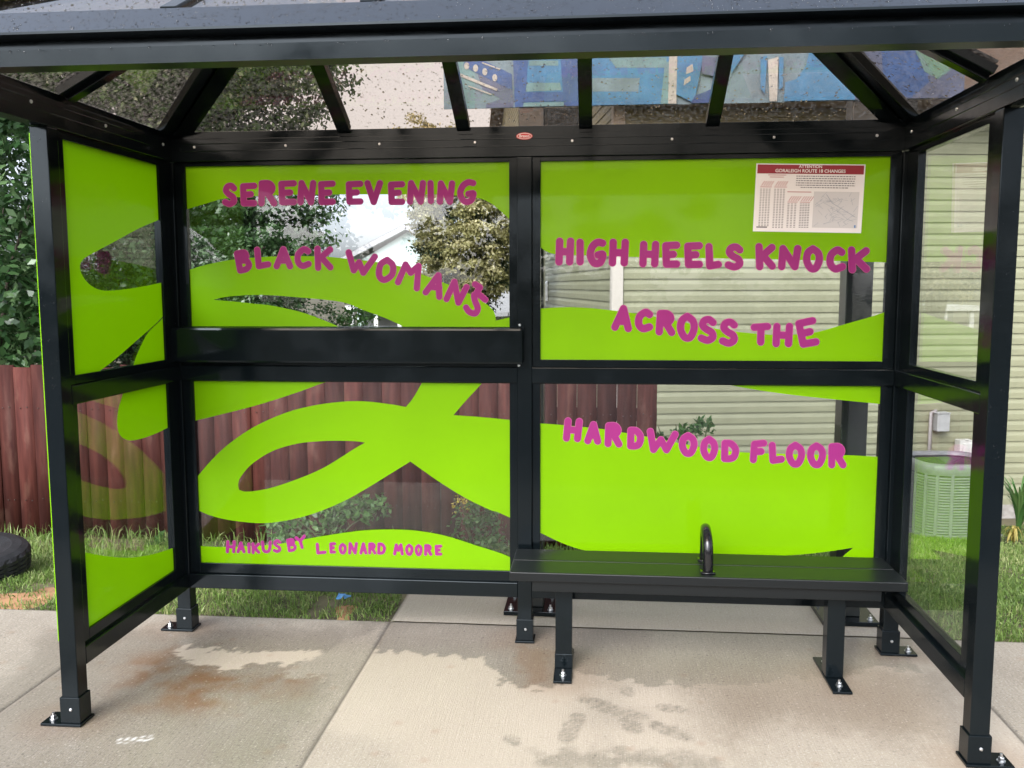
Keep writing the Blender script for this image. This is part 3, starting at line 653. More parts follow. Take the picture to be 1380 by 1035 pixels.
# ------------------------------------------------------------------ timetable notice
c4 = [hit(*q, 1, VY-.003) for q in ((1020,220),(1166,222),(1161,314),(1014,312))]
TL, TR, BR, BLc = [Vector(q) for q in c4]
NT = thing('notice', 'white paper bus timetable notice with a dark red heading taped on the lime glass', 'notice', tuple((BLc+BR)/2))
ux = ((TR-TL)+(BR-BLc)).normalized(); uz = Vector((0,-1,0)).cross(ux); uz = -uz if uz.z < 0 else uz
NW = ((TR-TL).length+(BR-BLc).length)/2; NH = ((TL-BLc).length+(TR-BR).length)/2; shear = ((TL+TR)/2-(BLc+BR)/2).dot(ux)/NH
def nq(u, v, d=0): return ux*((u-.5)*NW+shear*v*NH)+uz*(v*NH)+Vector((0,-d,0))
def nrect(b, u0, v0, u1, v1, d, mi=0): b.add([nq(u0,v0,d),nq(u1,v0,d),nq(u1,v1,d),nq(u0,v1,d)], [(0,1,2,3)], mi)
b = MB(); nrect(b, 0, 0, 1, 1, 0); b.build('paper', PAPER, NT)
DRED = mat('notice_red', (.27,.022,.035), .4); INK = mat('grey_ink', (.20,.20,.22), .5); INKR = mat('red_ink', (.42,.12,.13), .5); MAPG = mat('map_grey', (.60,.61,.62), .5); MAPL = mat('map_line', (.33,.38,.44), .5); MAPB = mat('map_blue', (.12,.25,.5), .5)
b = MB(); nrect(b, .012, .855, .988, .985, .0008); hb = b.build('heading_band', DRED, NT)
def ntext(nm, txt, size, u, v, mt, par, d=.0012, bold=0.0):
    o = nq(u, v, d); R = Matrix((( ux.x, uz.x, 0, o.x), (ux.y, uz.y, -1, o.y), (ux.z, uz.z, 0, o.z), (0,0,0,1)))
    return textmesh(nm, txt, size, R, mt, par, extrude=.0001, bold=bold)
ntext('heading_text', 'ATTENTION', .0175, .5, .942, WHITE, hb, bold=.0003)
ntext('heading_text', 'GORALEIGH ROUTE 18 CHANGES', .0195, .5, .876, WHITE, hb, bold=.0004)
b = MB(); rr = random.Random(3)
for i in range(6):
    v = .815-i*.033; u = .375 if i < 5 else .42; end = .915 if i < 5 else .86
    while u < end:
        w = rr.uniform(.008, .028); nrect(b, u, v, min(u+w, end), v+.013, .0008); u += w+.006
b.build('body_print', INK, NT); b = MB()
for u0, u1, v0, v1 in ((.045,.15,.06,.62),(.175,.285,.04,.62)):
    v = v1
    while v > v0:
        for k in range(4):
            u = u0+(u1-u0)*(k+.1)/4; nrect(b, u, v, u+.0165, v+.010, .0008)
        v -= .0245
for u0, u1 in ((.305,.40),(.42,.515)):
    v = .41
    while v > .05:
        for k in range(3 if u0 < .4 else 4):
            u = u0+(u1-u0)*(k+.1)/(3 if u0 < .4 else 4); nrect(b, u, v, u+.018, v+.010, .0008)
        v -= .0245
b.build('timetable_print', INK, NT); b = MB(); nrect(b, .03, .055, .13, .075, .0009); b.build('footer_print', INK, NT)
b = MB()
for u0, u1, v in ((.045,.155,.655),(.175,.295,.655),(.305,.40,.437),(.42,.515,.437)):
    nrect(b, u0, v, u1, v+.008, .0008)
    for k in range(5):
        u = u0+.01+k*.021; q = [nq(u,v+.02,.0008),nq(u+.006,v+.02,.0008),nq(u+.034,v+.09,.0008),nq(u+.028,v+.09,.0008)]; b.add(q, [(0,1,2,3)])
nrect(b, .30, .585, .52, .595, .0008); nrect(b, .13, .80, .26, .808, .0008); nrect(b, .115, .83, .28, .838, .0008); b.build('red_print', INKR, NT)
b = MB(); nrect(b, .545, .07, .96, .60, .0008); mp_ = b.build('route_map', MAPG, NT)
b = MB()
def nline(pts, w):
    for (a, c), (e, f) in zip(pts[:-1], pts[1:]):
        d = Vector((e-a, f-c)).normalized(); n_ = Vector((-d.y, d.x))*w/2
        b.add([nq(a-n_.x, c-n_.y, .0012), nq(e-n_.x, f-n_.y, .0012), nq(e+n_.x, f+n_.y, .0012), nq(a+n_.x, c+n_.y, .0012)], [(0,1,2,3)])
for k in range(60):
    a, c = rr.uniform(.60,.92), rr.uniform(.12,.55); e, f = a+rr.uniform(-.12,.12), c+rr.uniform(-.1,.1); nline([(a, c), (min(max(e,.56),.95), min(max(f,.09),.59))], .003)
nline([(.66,.56),(.72,.43),(.80,.36),(.93,.24)], .006); nline([(.86,.12),(.83,.16),(.87,.2),(.92,.17)], .004)
b.build('map_lines', MAPL, mp_)
b = MB(); nrect(b, .93, .075, .945, .115, .0014); b.build('map_arrow', MAPB, mp_)

# ------------------------------------------------------------------ mural board behind the shelter
MB_ = thing('mural_board', 'blue painted mural board raised on two dark posts behind the shelter', 'mural', (.785, .44, 0))
mx0, my0 = .785, .44
def ml(bm_): bm_.v = [(x-mx0, y-my0, z) for x, y, z in bm_.v]; return bm_
for x in (0.0, 1.57):
    b = MB(); b.box(x-.062, x+.062, my0-.062, my0+.062, .0245, 3.6); po = ml(b).build('post', mat('dark_green_steel', (.018,.021,.020), .3, coat=.2), MB_, bevel=.004)
    b = MB(); b.box(x-.134, x+.134, my0-.137, my0+.14, .002, .024); ml(b).build('base_plate', BLACK, po, bevel=.002)
    for dx in (-.1, .1):
        for dy in (-.1, .105): link('anchor_bolt', BOLT, po, (x+dx-mx0, dy, .024))
MURAL = [('mural_grey', (.13,.23,.32)), ('mural_blue', (.022,.09,.30)), ('mural_sky', (.035,.19,.42)), ('mural_teal', (.12,.27,.33)), ('mural_cream', (.37,.41,.43)), ('mural_violet', (.08,.12,.24)), ('mural_deep', (.02,.06,.21)), ('mural_green', (.10,.23,.24))]
MM = [mat(n_, c_, .55, noise=.25, nscale=10) for n_, c_ in MURAL]
PZ0, PZ1, PX0, PX1 = 2.512, 3.55, -.425, 1.995; PYF = .372
b = MB(); b.box(PX0, PX1, PYF, PYF+.006, PZ0, PZ1); pnl = ml(b).build('mural_panel', MM[0], MB_)
art = MB(); lay = [0]
def paint(pts, mi, pxy=True):
    lay[0] += 1; y = PYF-.0006*lay[0]; q = []
    for P_ in pts:
        h = hit(P_[0], P_[1], 1, PYF) if pxy else (P_[0], 0, P_[1]); q.append((min(max(h[0],PX0+.002),PX1-.002), y, min(max(h[2],PZ0+.002),PZ1-.002)))
    art.add(q, [tuple(range(len(q)))], mi)
def circ(cx, cy, r, mi, e=1.0): paint([(cx+r*math.cos(k*.3927), cy+r*e*math.sin(k*.3927)) for k in range(16)], mi)
paint([(600,40),(612,150),(640,150),(640,40)], 3)
paint([(640,88),(690,105),(692,142),(650,120)], 5); paint([(655,140),(692,128),(692,150),(655,150)], 5)
paint([(625,90),(690,122),(690,100),(640,76),(625,60)], 1)
for cx, cy in ((629,89),(641,92),(653.5,97),(667,105)): circ(cx, cy, 3.4, 4, 1.45)
paint([(618,98),(671,120),(669.5,123),(617,102)], 4); paint([(632,115.5),(663,127),(662,128.5),(631,117)], 4); paint([(650,84),(675,93),(674,94.5),(650,86)], 4)
paint([(690,40),(694,150),(783,150),(785,40)], 1); paint([(715,30),(708,150),(760,150),(752,30)], 2)
paint([(713.5,82),(752.5,82),(752.5,89),(713,89)], 3); paint([(710,112),(755,112),(756.5,122),(708.5,124)], 3); paint([(704,125),(762,124),(763,137),(703,138)], 1); paint([(706,139),(760,138),(760,147),(705,148)], 3)
paint([(797,40),(797,150),(900,150),(905,40)], 2); paint([(797,106),(862,106),(860,124),(797,124)], 0); paint([(820,78),(898,78),(898,92),(830,92)], 3); paint([(896,84),(908,84),(905,120),(908,140),(890,142),(893,112)], 3)
paint([(902,40),(900,150),(911,150),(913,40)], 4); paint([(914,40),(911,128),(935,140),(945,90),(948,60)], 2); paint([(925,92),(933,87),(934,97),(924,101)], 4); paint([(922,108),(930,103),(930,110),(921,116)], 4)
paint([(946,75),(966,80),(966,105),(945,100)], 5); paint([(936,130),(966,118),(966,150),(930,150)], 6)
paint([(985,40),(985,100),(1005,70),(1010,40)], 2); paint([(1024,78),(1033,76),(1030,128),(1024,120)], 2); paint([(1034,82),(1048,78),(1046,142),(1036,142)], 4); paint([(1049,78),(1055,78),(1054,118),(1049,122)], 2)
paint([(1055,150),(1057,112),(1072,108),(1085,90),(1092,60),(1150,60),(1150,150)], 2); paint([(1150,60),(1150,150),(1300,150),(1300,60)], 5)
paint([(1205,40),(1235,60),(1252,110),(1225,140),(1190,120),(1185,60)], 1); paint([(1228,62),(1262,62),(1280,95),(1262,108),(1244,98)], 7)
ml(art).build('mural_paint', MM, pnl)
brk = MB(); brk.box(.064, .228, .379, .455, 2.30, 2.511); brk.box(1.634, 1.80, .379, .455, 2.30, 2.511); brk.box(-.40, 1.97, .38, .46, 3.0, 3.06); ml(brk).build('bracket', BLACK, MB_, bevel=.003)

# ------------------------------------------------------------------ fence
def tz(x, y): return float(terrain(x, y))
FW = bpy.data.materials.new('weathered_red_stain'); FW.use_nodes = True
t = FW.node_tree; b_ = t.nodes['Principled BSDF']; L = t.links.new
tc = t.nodes.new('ShaderNodeTexCoord'); mp = t.nodes.new('ShaderNodeMapping'); mp.inputs['Scale'].default_value = (16, 16, 1.6); L(tc.outputs['Object'], mp.inputs[0])
n1_ = t.nodes.new('ShaderNodeTexNoise'); n1_.inputs['Scale'].default_value = 1.6; n1_.inputs['Detail'].default_value = 7; L(mp.outputs[0], n1_.inputs['Vector'])
rp = t.nodes.new('ShaderNodeValToRGB'); rp.color_ramp.elements[0].position = .32; rp.color_ramp.elements[0].color = (.036,.010,.008,1); rp.color_ramp.elements[1].position = .72; rp.color_ramp.elements[1].color = (.078,.024,.018,1)
L(n1_.outputs[0], rp.inputs[0])
n2_ = t.nodes.new('ShaderNodeTexNoise'); n2_.inputs['Scale'].default_value = 3.2; n2_.inputs['Detail'].default_value = 8
mp2 = t.nodes.new('ShaderNodeMapping'); mp2.inputs['Scale'].default_value = (3, 3, 1); L(tc.outputs['Object'], mp2.inputs[0]); L(mp2.outputs[0], n2_.inputs['Vector'])
rp2 = t.nodes.new('ShaderNodeValToRGB'); rp2.color_ramp.elements[0].position = .56; rp2.color_ramp.elements[1].position = .70; L(n2_.outputs[0], rp2.inputs[0])
at_ = t.nodes.new('ShaderNodeAttribute'); at_.attribute_name = 'tint'
mxm = t.nodes.new('ShaderNodeMath'); mxm.operation = 'MULTIPLY'; L(rp2.outputs[0], mxm.inputs[0]); mxm.inputs[1].default_value = .5
mx = t.nodes.new('ShaderNodeMix'); mx.data_type = 'RGBA'; L(mxm.outputs[0], mx.inputs[0]); L(rp.outputs[0], mx.inputs[6]); mx.inputs[7].default_value = (.12,.062,.045,1)
hv = t.nodes.new('ShaderNodeHueSaturation'); L(mx.outputs[2], hv.inputs['Color'])
mm2 = t.nodes.new('ShaderNodeMath'); mm2.operation = 'MULTIPLY_ADD'; L(at_.outputs['Fac'], mm2.inputs[0]); mm2.inputs[1].default_value = 1.1; mm2.inputs[2].default_value = .5; L(mm2.outputs[0], hv.inputs['Value'])
L(hv.outputs[0], b_.inputs['Base Color']); b_.inputs['Roughness'].default_value = .7; b_.inputs['Specular IOR Level'].default_value = .15
bp = t.nodes.new('ShaderNodeBump'); bp.inputs['Strength'].default_value = .4; bp.inputs['Distance'].default_value = .004; L(n1_.outputs[0], bp.inputs['Height']); L(bp.outputs[0], b_.inputs['Normal'])
FYW = 2.35
FX1 = hit(885, 600, 1, FYW)[0]
fn = thing('fence', 'weathered dark red board fence behind the shelter and under the trees', 'fence', (FX1-4, FYW, tz(FX1-4, FYW)))
V = []; F = []; T = []; x = FX1; rf = random.Random(5)
ftop = hit(30, 493, 1, FYW)[2]
def addbox(x0, x1, y0, y1, z0, z1a, z1b, tint):
    o = len(V); V.extend([(x0,y0,z0),(x1,y0,z0),(x1,y1,z0),(x0,y1,z0),(x0,y0,z1a),(x1,y0,z1b),(x1,y1,z1b),(x0,y1,z1a)])
    for q in ((0,3,2,1),(4,5,6,7),(0,1,5,4),(1,2,6,5),(2,3,7,6),(3,0,4,7)): F.append([o+i for i in q])
    T.extend([tint]*8)
fl = fn.location
while x > -9:
    w = .142; dy = rf.uniform(-.006, .006); zb = tz(x, FYW)-.03; zt = ftop+rf.uniform(-.016, .016)
    addbox(x-w-fl.x, x-.003-fl.x, dy, dy+.018, zb-fl.z, zt-fl.z, zt-fl.z+rf.uniform(-.006,.006), rf.uniform(.15, .85)); x -= w
npmesh('board_panel', V, F, FW, fn, tint=T)
nm_ = MB(); x = FX1
while x > -9:
    for z in (.295, .995):
        for dx in (.045, .098): nm_.lathe([(0,.0035),(.004,.003),(.0046,-.004)], (x-dx-fl.x, -.006, tz(-3, FYW)+z-fl.z+rf.uniform(-.012,.012)), 6, axis='y')
    x -= .142
no_ = nm_.build('nail_heads', mat('rusty_nail', (.05,.03,.025), .6), fn); no_['kind'] = 'stuff'
V, F, T = [], [], []
for z in (.25, .95): addbox(-9-fl.x, FX1-fl.x, .026, .066, tz(-3, FYW)+z-fl.z, tz(-3, FYW)+z+.09-fl.z, tz(-3, FYW)+z+.09-fl.z, .4)
npmesh('fence_rail', V, F, FW, fn, tint=T)
for xp in np.arange(FX1-.06, -9, -2.44):
    V, F, T = [], [], []; addbox(xp-.045-fl.x, xp+.045-fl.x, .068, .158, tz(xp, FYW)-.1-fl.z, ftop-.03-fl.z, ftop-.03-fl.z, .4); npmesh('fence_post', V, F, FW, fn, tint=T)

# ------------------------------------------------------------------ sided house on the right
HA = .17; hc = hit(825, 690, 1, 4.4); HZ = tz(hc[0], 4.4)-.05
HS = thing('house', 'olive beige house with lap siding and pale corner boards behind the shelter', 'house', (hc[0], 4.4, HZ), HA)
SID = mat('olive_siding', (.245,.245,.152), .5, noise=.06, nscale=6)
TRIM = mat('cream_trim', (.50,.46,.40), .5); SOF = mat('soffit_brown', (.16,.13,.11), .7); SHIN = mat('dark_shingles', (.12,.095,.08), .85, noise=.5, nscale=25)
FLEN, DLEN, WH, ce = 9.2, 22.0, 3.40-HZ, .1052
def siding(b, length, z0, z1, axis, gable=None):
    k = 0; z = z0
    while z < z1:
        e = min(ce, z1-z); pr = [(-.014, z), (-.0135, z+.52*e), (-.004, z+.80*e), (-.003, z+e)]
        x0, x1 = .06, length
        if gable and z > gable[0]:
            x0 = max(x0, (z-gable[0])/gable[1]); x1 = min(x1, DLEN-(z-gable[0])/gable[1])
        if x1 > x0:
            vs = []
            for xx in (x0, x1):
                for y, zz in pr: vs.append((xx, y, zz) if axis == 0 else (y, xx, zz))
            vs += [(x0, -.003, z) if axis == 0 else (-.003, x0, z), (x1, -.003, z) if axis == 0 else (-.003, x1, z)]
            fs = [(i, 4+i, 5+i, 1+i) if axis == 0 else (i, 1+i, 5+i, 4+i) for i in range(3)]+[(0, 8, 9, 4) if axis == 0 else (0, 4, 9, 8)]
            b.add(vs, fs)
        z += ce; k += 1
PITCH = .36; GH = DLEN/2*PITCH
b = MB(); siding(b, FLEN, .10, WH-.01, 0); b.build('front_siding', SID, HS)
b = MB(); siding(b, DLEN, .10, WH+GH-.15, 1, (WH, PITCH)); b.build('side_siding', SID, HS)
b = MB(); b.box(0, FLEN, 0, DLEN, .09, WH-.002); b.add([(.002,0,WH-.002),(.002,DLEN,WH-.002),(.002,DLEN/2,WH+GH-.06)], [(0,1,2)]); b.build('wall', SID, HS)
b = MB(); b.box(-.026, .078, -.028, .001, .10, WH); b.box(-.028, -.0005, .0015, .085, .10, WH); b.build('corner_board', TRIM, HS, bevel=.004)
b = MB(); b.box(-.012, FLEN, -.012, DLEN, -.4, .10); b.build('foundation', mat('foundation_block', (.30,.28,.25), .9, noise=.25), HS)
b = MB(); oh = .36
for sgn in (0, 1):
    ye = -oh if sgn == 0 else DLEN+oh; ze = WH-oh*PITCH+.03; zr = WH+GH+.03; ym = DLEN/2
    b.add([(-.32,ye,ze),(-.32,ym,zr),(FLEN+.3,ym,zr),(FLEN+.3,ye,ze),(-.32,ye,ze+.10),(-.32,ym,zr+.10),(FLEN+.3,ym,zr+.10),(FLEN+.3,ye,ze+.10)], [(0,3,2,1),(4,5,6,7),(0,1,5,4),(0,4,7,3),(3,7,6,2)])
b.build('roof', SHIN, HS)
b = MB(); b.box(-.30, FLEN+.28, -oh+.01, -.02, WH-oh*PITCH+.005, WH-oh*PITCH+.02); b.build('soffit', SOF, HS)
b = MB(); b.box(-.33, FLEN+.31, -oh-.10, -oh-.002, WH-oh*PITCH+.0, WH-oh*PITCH+.11); b.build('gutter', mat('dark_gutter', (.07,.06,.055), .4), HS, bevel=.01)
def hloc(px_, py_, off=.02):                            # pixel -> local point on the house front
    inv = Matrix.Rotation(-HA, 3, 'Z'); c = inv @ Vector(CAM-np.array(HS.location)); d = inv @ Vector(ray(px_, py_)); q = c+d*((-off-c.y)/d.y); return q
ELEC = mat('meter_grey', (.40,.40,.39), .45, noise=.08); PVC = mat('conduit_grey', (.33,.30,.29), .5)
a = hloc(1265, 568); b = MB(); b.box(a.x-.062, a.x+.062, -.11, -.02, a.z-.085, a.z+.085); b.box(a.x-.074, a.x+.066, -.118, -.02, a.z+.086, a.z+.098); eb = b.build('disconnect_box', ELEC, HS, bevel=.006)
c_ = hloc(1251, 600); b = MB(); b.tube([(c_.x, -.045, .2), (c_.x, -.045, a.z+.09), (c_.x+.05, -.045, a.z+.11)], .017, 10); b.build('conduit', PVC, HS, smooth=True)
a = hloc(1295, 602); b = MB(); b.box(a.x-.068, a.x+.068, -.12, -.02, a.z-.078, a.z+.078); b.box(a.x-.045, a.x+.05, -.135, -.1205, a.z-.05, a.z+.05); b.box(a.x-.058, a.x+.062, -.10, -.02, a.z-.15, a.z-.079); b.lathe([(.0,.0),(.022,0),(.022,.012),(0,.012)], (a.x, -.11, a.z+.079), 12); b.build('outlet_box', mat('box_white', (.58,.56,.52), .4, noise=.1), HS, bevel=.005)
# small triangular light hood on the receding side
inv = Matrix.Rotation(-HA, 3, 'Z'); c = inv @ Vector(CAM-np.array(HS.location)); d = inv @ Vector(ray(736, 393)); q = c+d*((-.03-c.x)/d.x)
b = MB(); b.add([(-.02,q.y-.12,q.z-.14),(-.02,q.y+.12,q.z-.14),(-.20,q.y+.12,q.z-.14),(-.20,q.y-.12,q.z-.14),(-.02,q.y-.1,q.z+.16),(-.02,q.y+.1,q.z+.16)], [(0,1,2,3),(0,3,4),(3,2,5,4),(1,5,2)]); b.build('vent_hood', mat('white_plastic', (.72,.72,.70), .4), HS)

# ------------------------------------------------------------------ air conditioner
ap = hit(1275, 700, 1, 3.72); az = tz(ap[0], 3.72)
AC = thing('air_conditioner', 'grey louvred outdoor air conditioner standing on the lawn by the siding', 'air conditioner', (ap[0], 3.72, az), .12)
def sq(r, n=48, e=3.6): return [(r*np.sign(math.cos(a))*abs(math.cos(a))**(2/e), r*np.sign(math.sin(a))*abs(math.sin(a))**(2/e)) for a in [2*math.pi*i/n for i in range(n)]]
ACM = mat('ac_grey', (.185,.187,.184), .45, noise=.12); ACD = mat('ac_dark', (.03,.03,.032), .6)
def rings(b, spec, n=48):
    vs = []
    for r, z in spec: vs += [(x_, y_, z) for x_, y_ in sq(r, n)]
    b.add(vs, [(i*n+j, i*n+(j+1)%n, (i+1)*n+(j+1)%n, (i+1)*n+j) for i in range(len(spec)-1) for j in range(n)])
ahh = .66; aw = .345
b = MB(); b.box(-.42, .42, -.42, .42, -.06, .035); b.build('pad', mat('pad_grey', (.22,.22,.21), .9), AC, bevel=.01)
b = MB(); rings(b, [(aw-.03,.036),(aw-.03,ahh-.05)]); b.build('coil', ACD, AC)
b = MB(); z = .075
rings(b, [(aw,.037),(aw,.075)])
while z < ahh-.10:
    rings(b, [(aw-.004,z),(aw+.003,z+.002),(aw+.001,z+.013),(aw-.014,z+.016)]); z += .0225
for i in range(16):
    a_ = 2*math.pi*(i+.5)/16; x_, y_ = [(aw-.002)*v for v in (np.sign(math.cos(a_))*abs(math.cos(a_))**.555, np.sign(math.sin(a_))*abs(math.sin(a_))**.555)]
    b.bar((x_, y_, .06), (x_, y_, ahh-.06), .022, .018, (x_, y_, 0))
b.build('louvre_panel', ACM, AC)
b = MB(); rings(b, [(aw+.004,ahh-.085),(aw+.010,ahh-.06),(aw+.010,ahh-.02),(aw,ahh),(aw-.035,ahh+.006),(aw-.05,ahh-.004),(aw-.055,ahh-.03)]); b.build('top_rim', ACM, AC, smooth=True)
b = MB()
for r in np.linspace(.05, aw-.06, 11): b.tube([(r*math.cos(k*.2618), r*math.sin(k*.2618), ahh-.03-.03*(1-(r/aw)**2)) for k in range(25)], .004, 5, cap=False)
for k in range(8): b.tube([(.03*math.cos(k*.785),.03*math.sin(k*.785),ahh-.062),((aw-.05)*math.cos(k*.785),(aw-.05)*math.sin(k*.785),ahh-.036)], .004, 5)
b.build('fan_grille', ACD, AC)
b = MB(); b.lathe([(0,.012),(.026,.012),(.03,.0)], (.16, -aw-.002, ahh-.16), 20, axis='y'); b.build('round_badge', mat('badge_brass', (.62,.45,.25), .35, metal=.4), AC)

# ------------------------------------------------------------------ old tyre
RUB = mat('tyre_rubber', (.014,.014,.015), .55, noise=.4, nscale=14, bump=.3, bscale=90)
TR_ = .36; tpx = hit(41, 752, 1, .76); tcx, tcy = tpx[0]-TR_-.055, .74
prof = [(.18,.03),(.20,.012),(.26,.0),(.31,.004),(.345,.022),(TR_,.045),(TR_,.07),(TR_-.010,.073),(TR_-.010,.079),(TR_,.082),(TR_,.098),(TR_-.010,.101),(TR_-.010,.107),(TR_,.110),(TR_,.130),(TR_-.010,.133),(TR_-.010,.139),(TR_,.142),(TR_,.165),(.345,.188),(.31,.205),(.26,.209),(.20,.197),(.18,.18),(.175,.165),(.19,.12),(.19,.09),(.175,.045),(.18,.03)]
b = MB(); n = 72; vs = []
for r, z in prof:
    for j in range(n):
        rr_ = r-(.009 if (r > TR_-.003 and j % 3 == 0) else 0); a_ = 2*math.pi*j/n; vs.append((rr_*math.cos(a_), rr_*math.sin(a_), z))
b.add(vs, [(i*n+j, i*n+(j+1)%n, (i+1)*n+(j+1)%n, (i+1)*n+j) for i in range(len(prof)-1) for j in range(n)])
ty = b.build('tyre', RUB, None, loc=(tcx, tcy, tz(tcx, tcy)+.005)); ty.rotation_euler = (.05, .06, 0); ty.scale = (1, 1, .82)
tag(ty, 'black worn car tyre lying flat in the grass by the fence', 'tyre')

# ------------------------------------------------------------------ blue litter
lp = hit(462, 813, 2, .0); b = MB(); rr = random.Random(9); vs = []
for i in range(5):
    for j in range(5): vs.append((i*.016-.03+rr.uniform(-.006,.006), j*.013-.025+rr.uniform(-.006,.006), .012+rr.uniform(0,.03)))
b.add(vs, [(i*5+j, i*5+j+5, i*5+j+6, i*5+j+1) for i in range(4) for j in range(4)])
lt = b.build('wrapper', mat('litter_blue', (.10,.30,.62), .35), None, loc=(lp[0], lp[1], tz(lp[0], lp[1])+.03)); tag(lt, 'crumpled light blue wrapper lying in the grass strip', 'litter')

# ------------------------------------------------------------------ leaves
def leaves(centres, radii, n_per, size, seed, flat=.6, up=.5, droop=0):
    """many small bent leaf blades gathered in clumps -> V, F(quads), tint"""
    r = np.random.default_rng(seed); C = np.repeat(np.asarray(centres, float), n_per, 0); R_ = np.repeat(np.asarray(radii, float), n_per); n = len(C)
    d = r.normal(size=(n, 3)); d /= np.linalg.norm(d, axis=1, keepdims=True); rad = R_*r.random(n)**.45
    P = C+d*rad[:, None]*np.array([1, 1, flat])
    nr_ = d*.7+r.normal(size=(n, 3))*.6+np.array([0, 0, up]); nr_ /= np.linalg.norm(nr_, axis=1, keepdims=True)
    a = np.cross(nr_, r.normal(size=(n, 3))); a[:, 2] -= droop; a -= nr_*(a*nr_).sum(1, keepdims=True); a /= np.linalg.norm(a, axis=1, keepdims=True); bb_ = np.cross(nr_, a)
    sz = size*r.uniform(.6, 1.35, n)[:, None]
    V = np.stack([P, P+a*sz*.45+bb_*sz*.27-nr_*sz*.04, P+a*sz-nr_*sz*.12, P+a*sz*.45-bb_*sz*.27-nr_*sz*.04], 1).reshape(-1, 3)
    F = np.arange(4*n).reshape(-1, 4); tint = np.repeat(np.clip(np.repeat(r.random(len(centres)), n_per)*.45+r.random(n)*.6, 0, 1), 4)
    return V, F, tint
def clumps(c, rad, k, seed, shell=.55):
    r = np.random.default_rng(seed); d = r.normal(size=(k, 3)); d /= np.linalg.norm(d, axis=1, keepdims=True)
    return np.asarray(c)+d*(np.asarray(rad)*(shell+(1-shell)*r.random((k, 1))**.7))
LG = leafmat('dark_green_leaves', (.022,.052,.018), (.065,.135,.045), (.20,.30,.15), .25, .4)
LM = leafmat('glossy_vine_leaves', (.018,.052,.018), (.055,.125,.04), (.19,.30,.13), .25, .4)
LO = leafmat('olive_blossom_leaves', (.12,.12,.035), (.40,.38,.16), (.80,.73,.46), .6, .45)
LD = leafmat('deep_green_leaves', (.012,.022,.010), (.03,.05,.02), (.06,.085,.035), .5)
LW = leafmat('weed_leaves', (.03,.07,.015), (.06,.15,.03), (.14,.26,.07), .45)
LY = leafmat('daylily_leaves', (.05,.13,.03), (.09,.20,.05), (.20,.30,.10), .4)
BARK = mat('bark', (.07,.055,.04), .9, noise=.4, nscale=12, bump=.6, bscale=30)
def tree(label, base, trunk_h, crowns, name='broadleaf_tree', cat='tree', group=None, tr=.14):
    """crowns: (centre, radii, clumps, clump radius, leaves per clump, leaf size, material)"""
    x, y = base; z = tz(x, y); T_ = thing(name, label, cat, (x, y, z), 0, group)
    b = MB(); r = random.Random(int(abs(x*100)+abs(y*10)))
    top = np.mean([np.array(c[0]) for c in crowns], 0)-np.array([x, y, z])
    b.tube([(0,0,-.1),(r.uniform(-.05,.05),r.uniform(-.05,.05),trunk_h*.5),tuple(np.array([top[0]*.25, top[1]*.25, trunk_h])),tuple(top*np.array([.7,.7,1]))], [tr*1.15, tr*.9, tr*.75, tr*.3], 10)
    for c in crowns:
        for q in clumps(c[0], np.array(c[1])*.75, 7, int(c[2]))-np.array([x, y, z]):
            st = np.array([top[0]*.3, top[1]*.3, trunk_h*r.uniform(.8, 1.3)]); md = (st+q)/2+np.array([0,0,.15*np.linalg.norm(q-st)])
            b.tube([tuple(st), tuple(md), tuple(q)], [tr*.4, tr*.25, tr*.08], 6)
    b.build('trunk', BARK, T_, smooth=True)
    for i, c in enumerate(crowns):
        cl = clumps(c[0], c[1], c[2], 100+i+int(abs(x)*7)); V, F, tn = leaves(cl-np.array([x, y, z]), np.random.default_rng(i).uniform(.6, 1.25, len(cl))*c[3], c[4], c[5], 200+i)
        npmesh('crown', V, F, c[6], T_, tint=tn)
    return T_
def w(px_, py_, Y): return np.array(hit(px_, py_, 1, Y))
# dense dark tree on the left, its crown reaching over the shelter roof
c1 = w(170, 280, 6.2); tree('dense dark green tree filling the left side behind the fence', (c1[0]-.2, 6.3), 1.6,
    [(w(105,280,6.2)+np.array([0,0,.2]), (3.0,1.6,3.0), 900, .33, 150, .066, LG), (w(335,335,6.3), (.85,.5,.75), 150, .2, 130, .055, LG), (w(190,95,6.0)+np.array([0,0,.25]), (2.3,1.5,1.5), 420, .32, 140, .066, LG), (w(350,370,5.6), (.62,.6,.55), 80, .22, 120, .055, LG)], tr=.17)
c2 = w(12, 330, 3.9); tree('leafy shrub tree with big glossy leaves at the left edge above the fence', (c2[0]-.25, 3.95), .9, [(c2+np.array([-.45,0,.2]), (1.0,.6,1.9), 220, .3, 48, .095, LM)], name='shrub_tree', tr=.07)
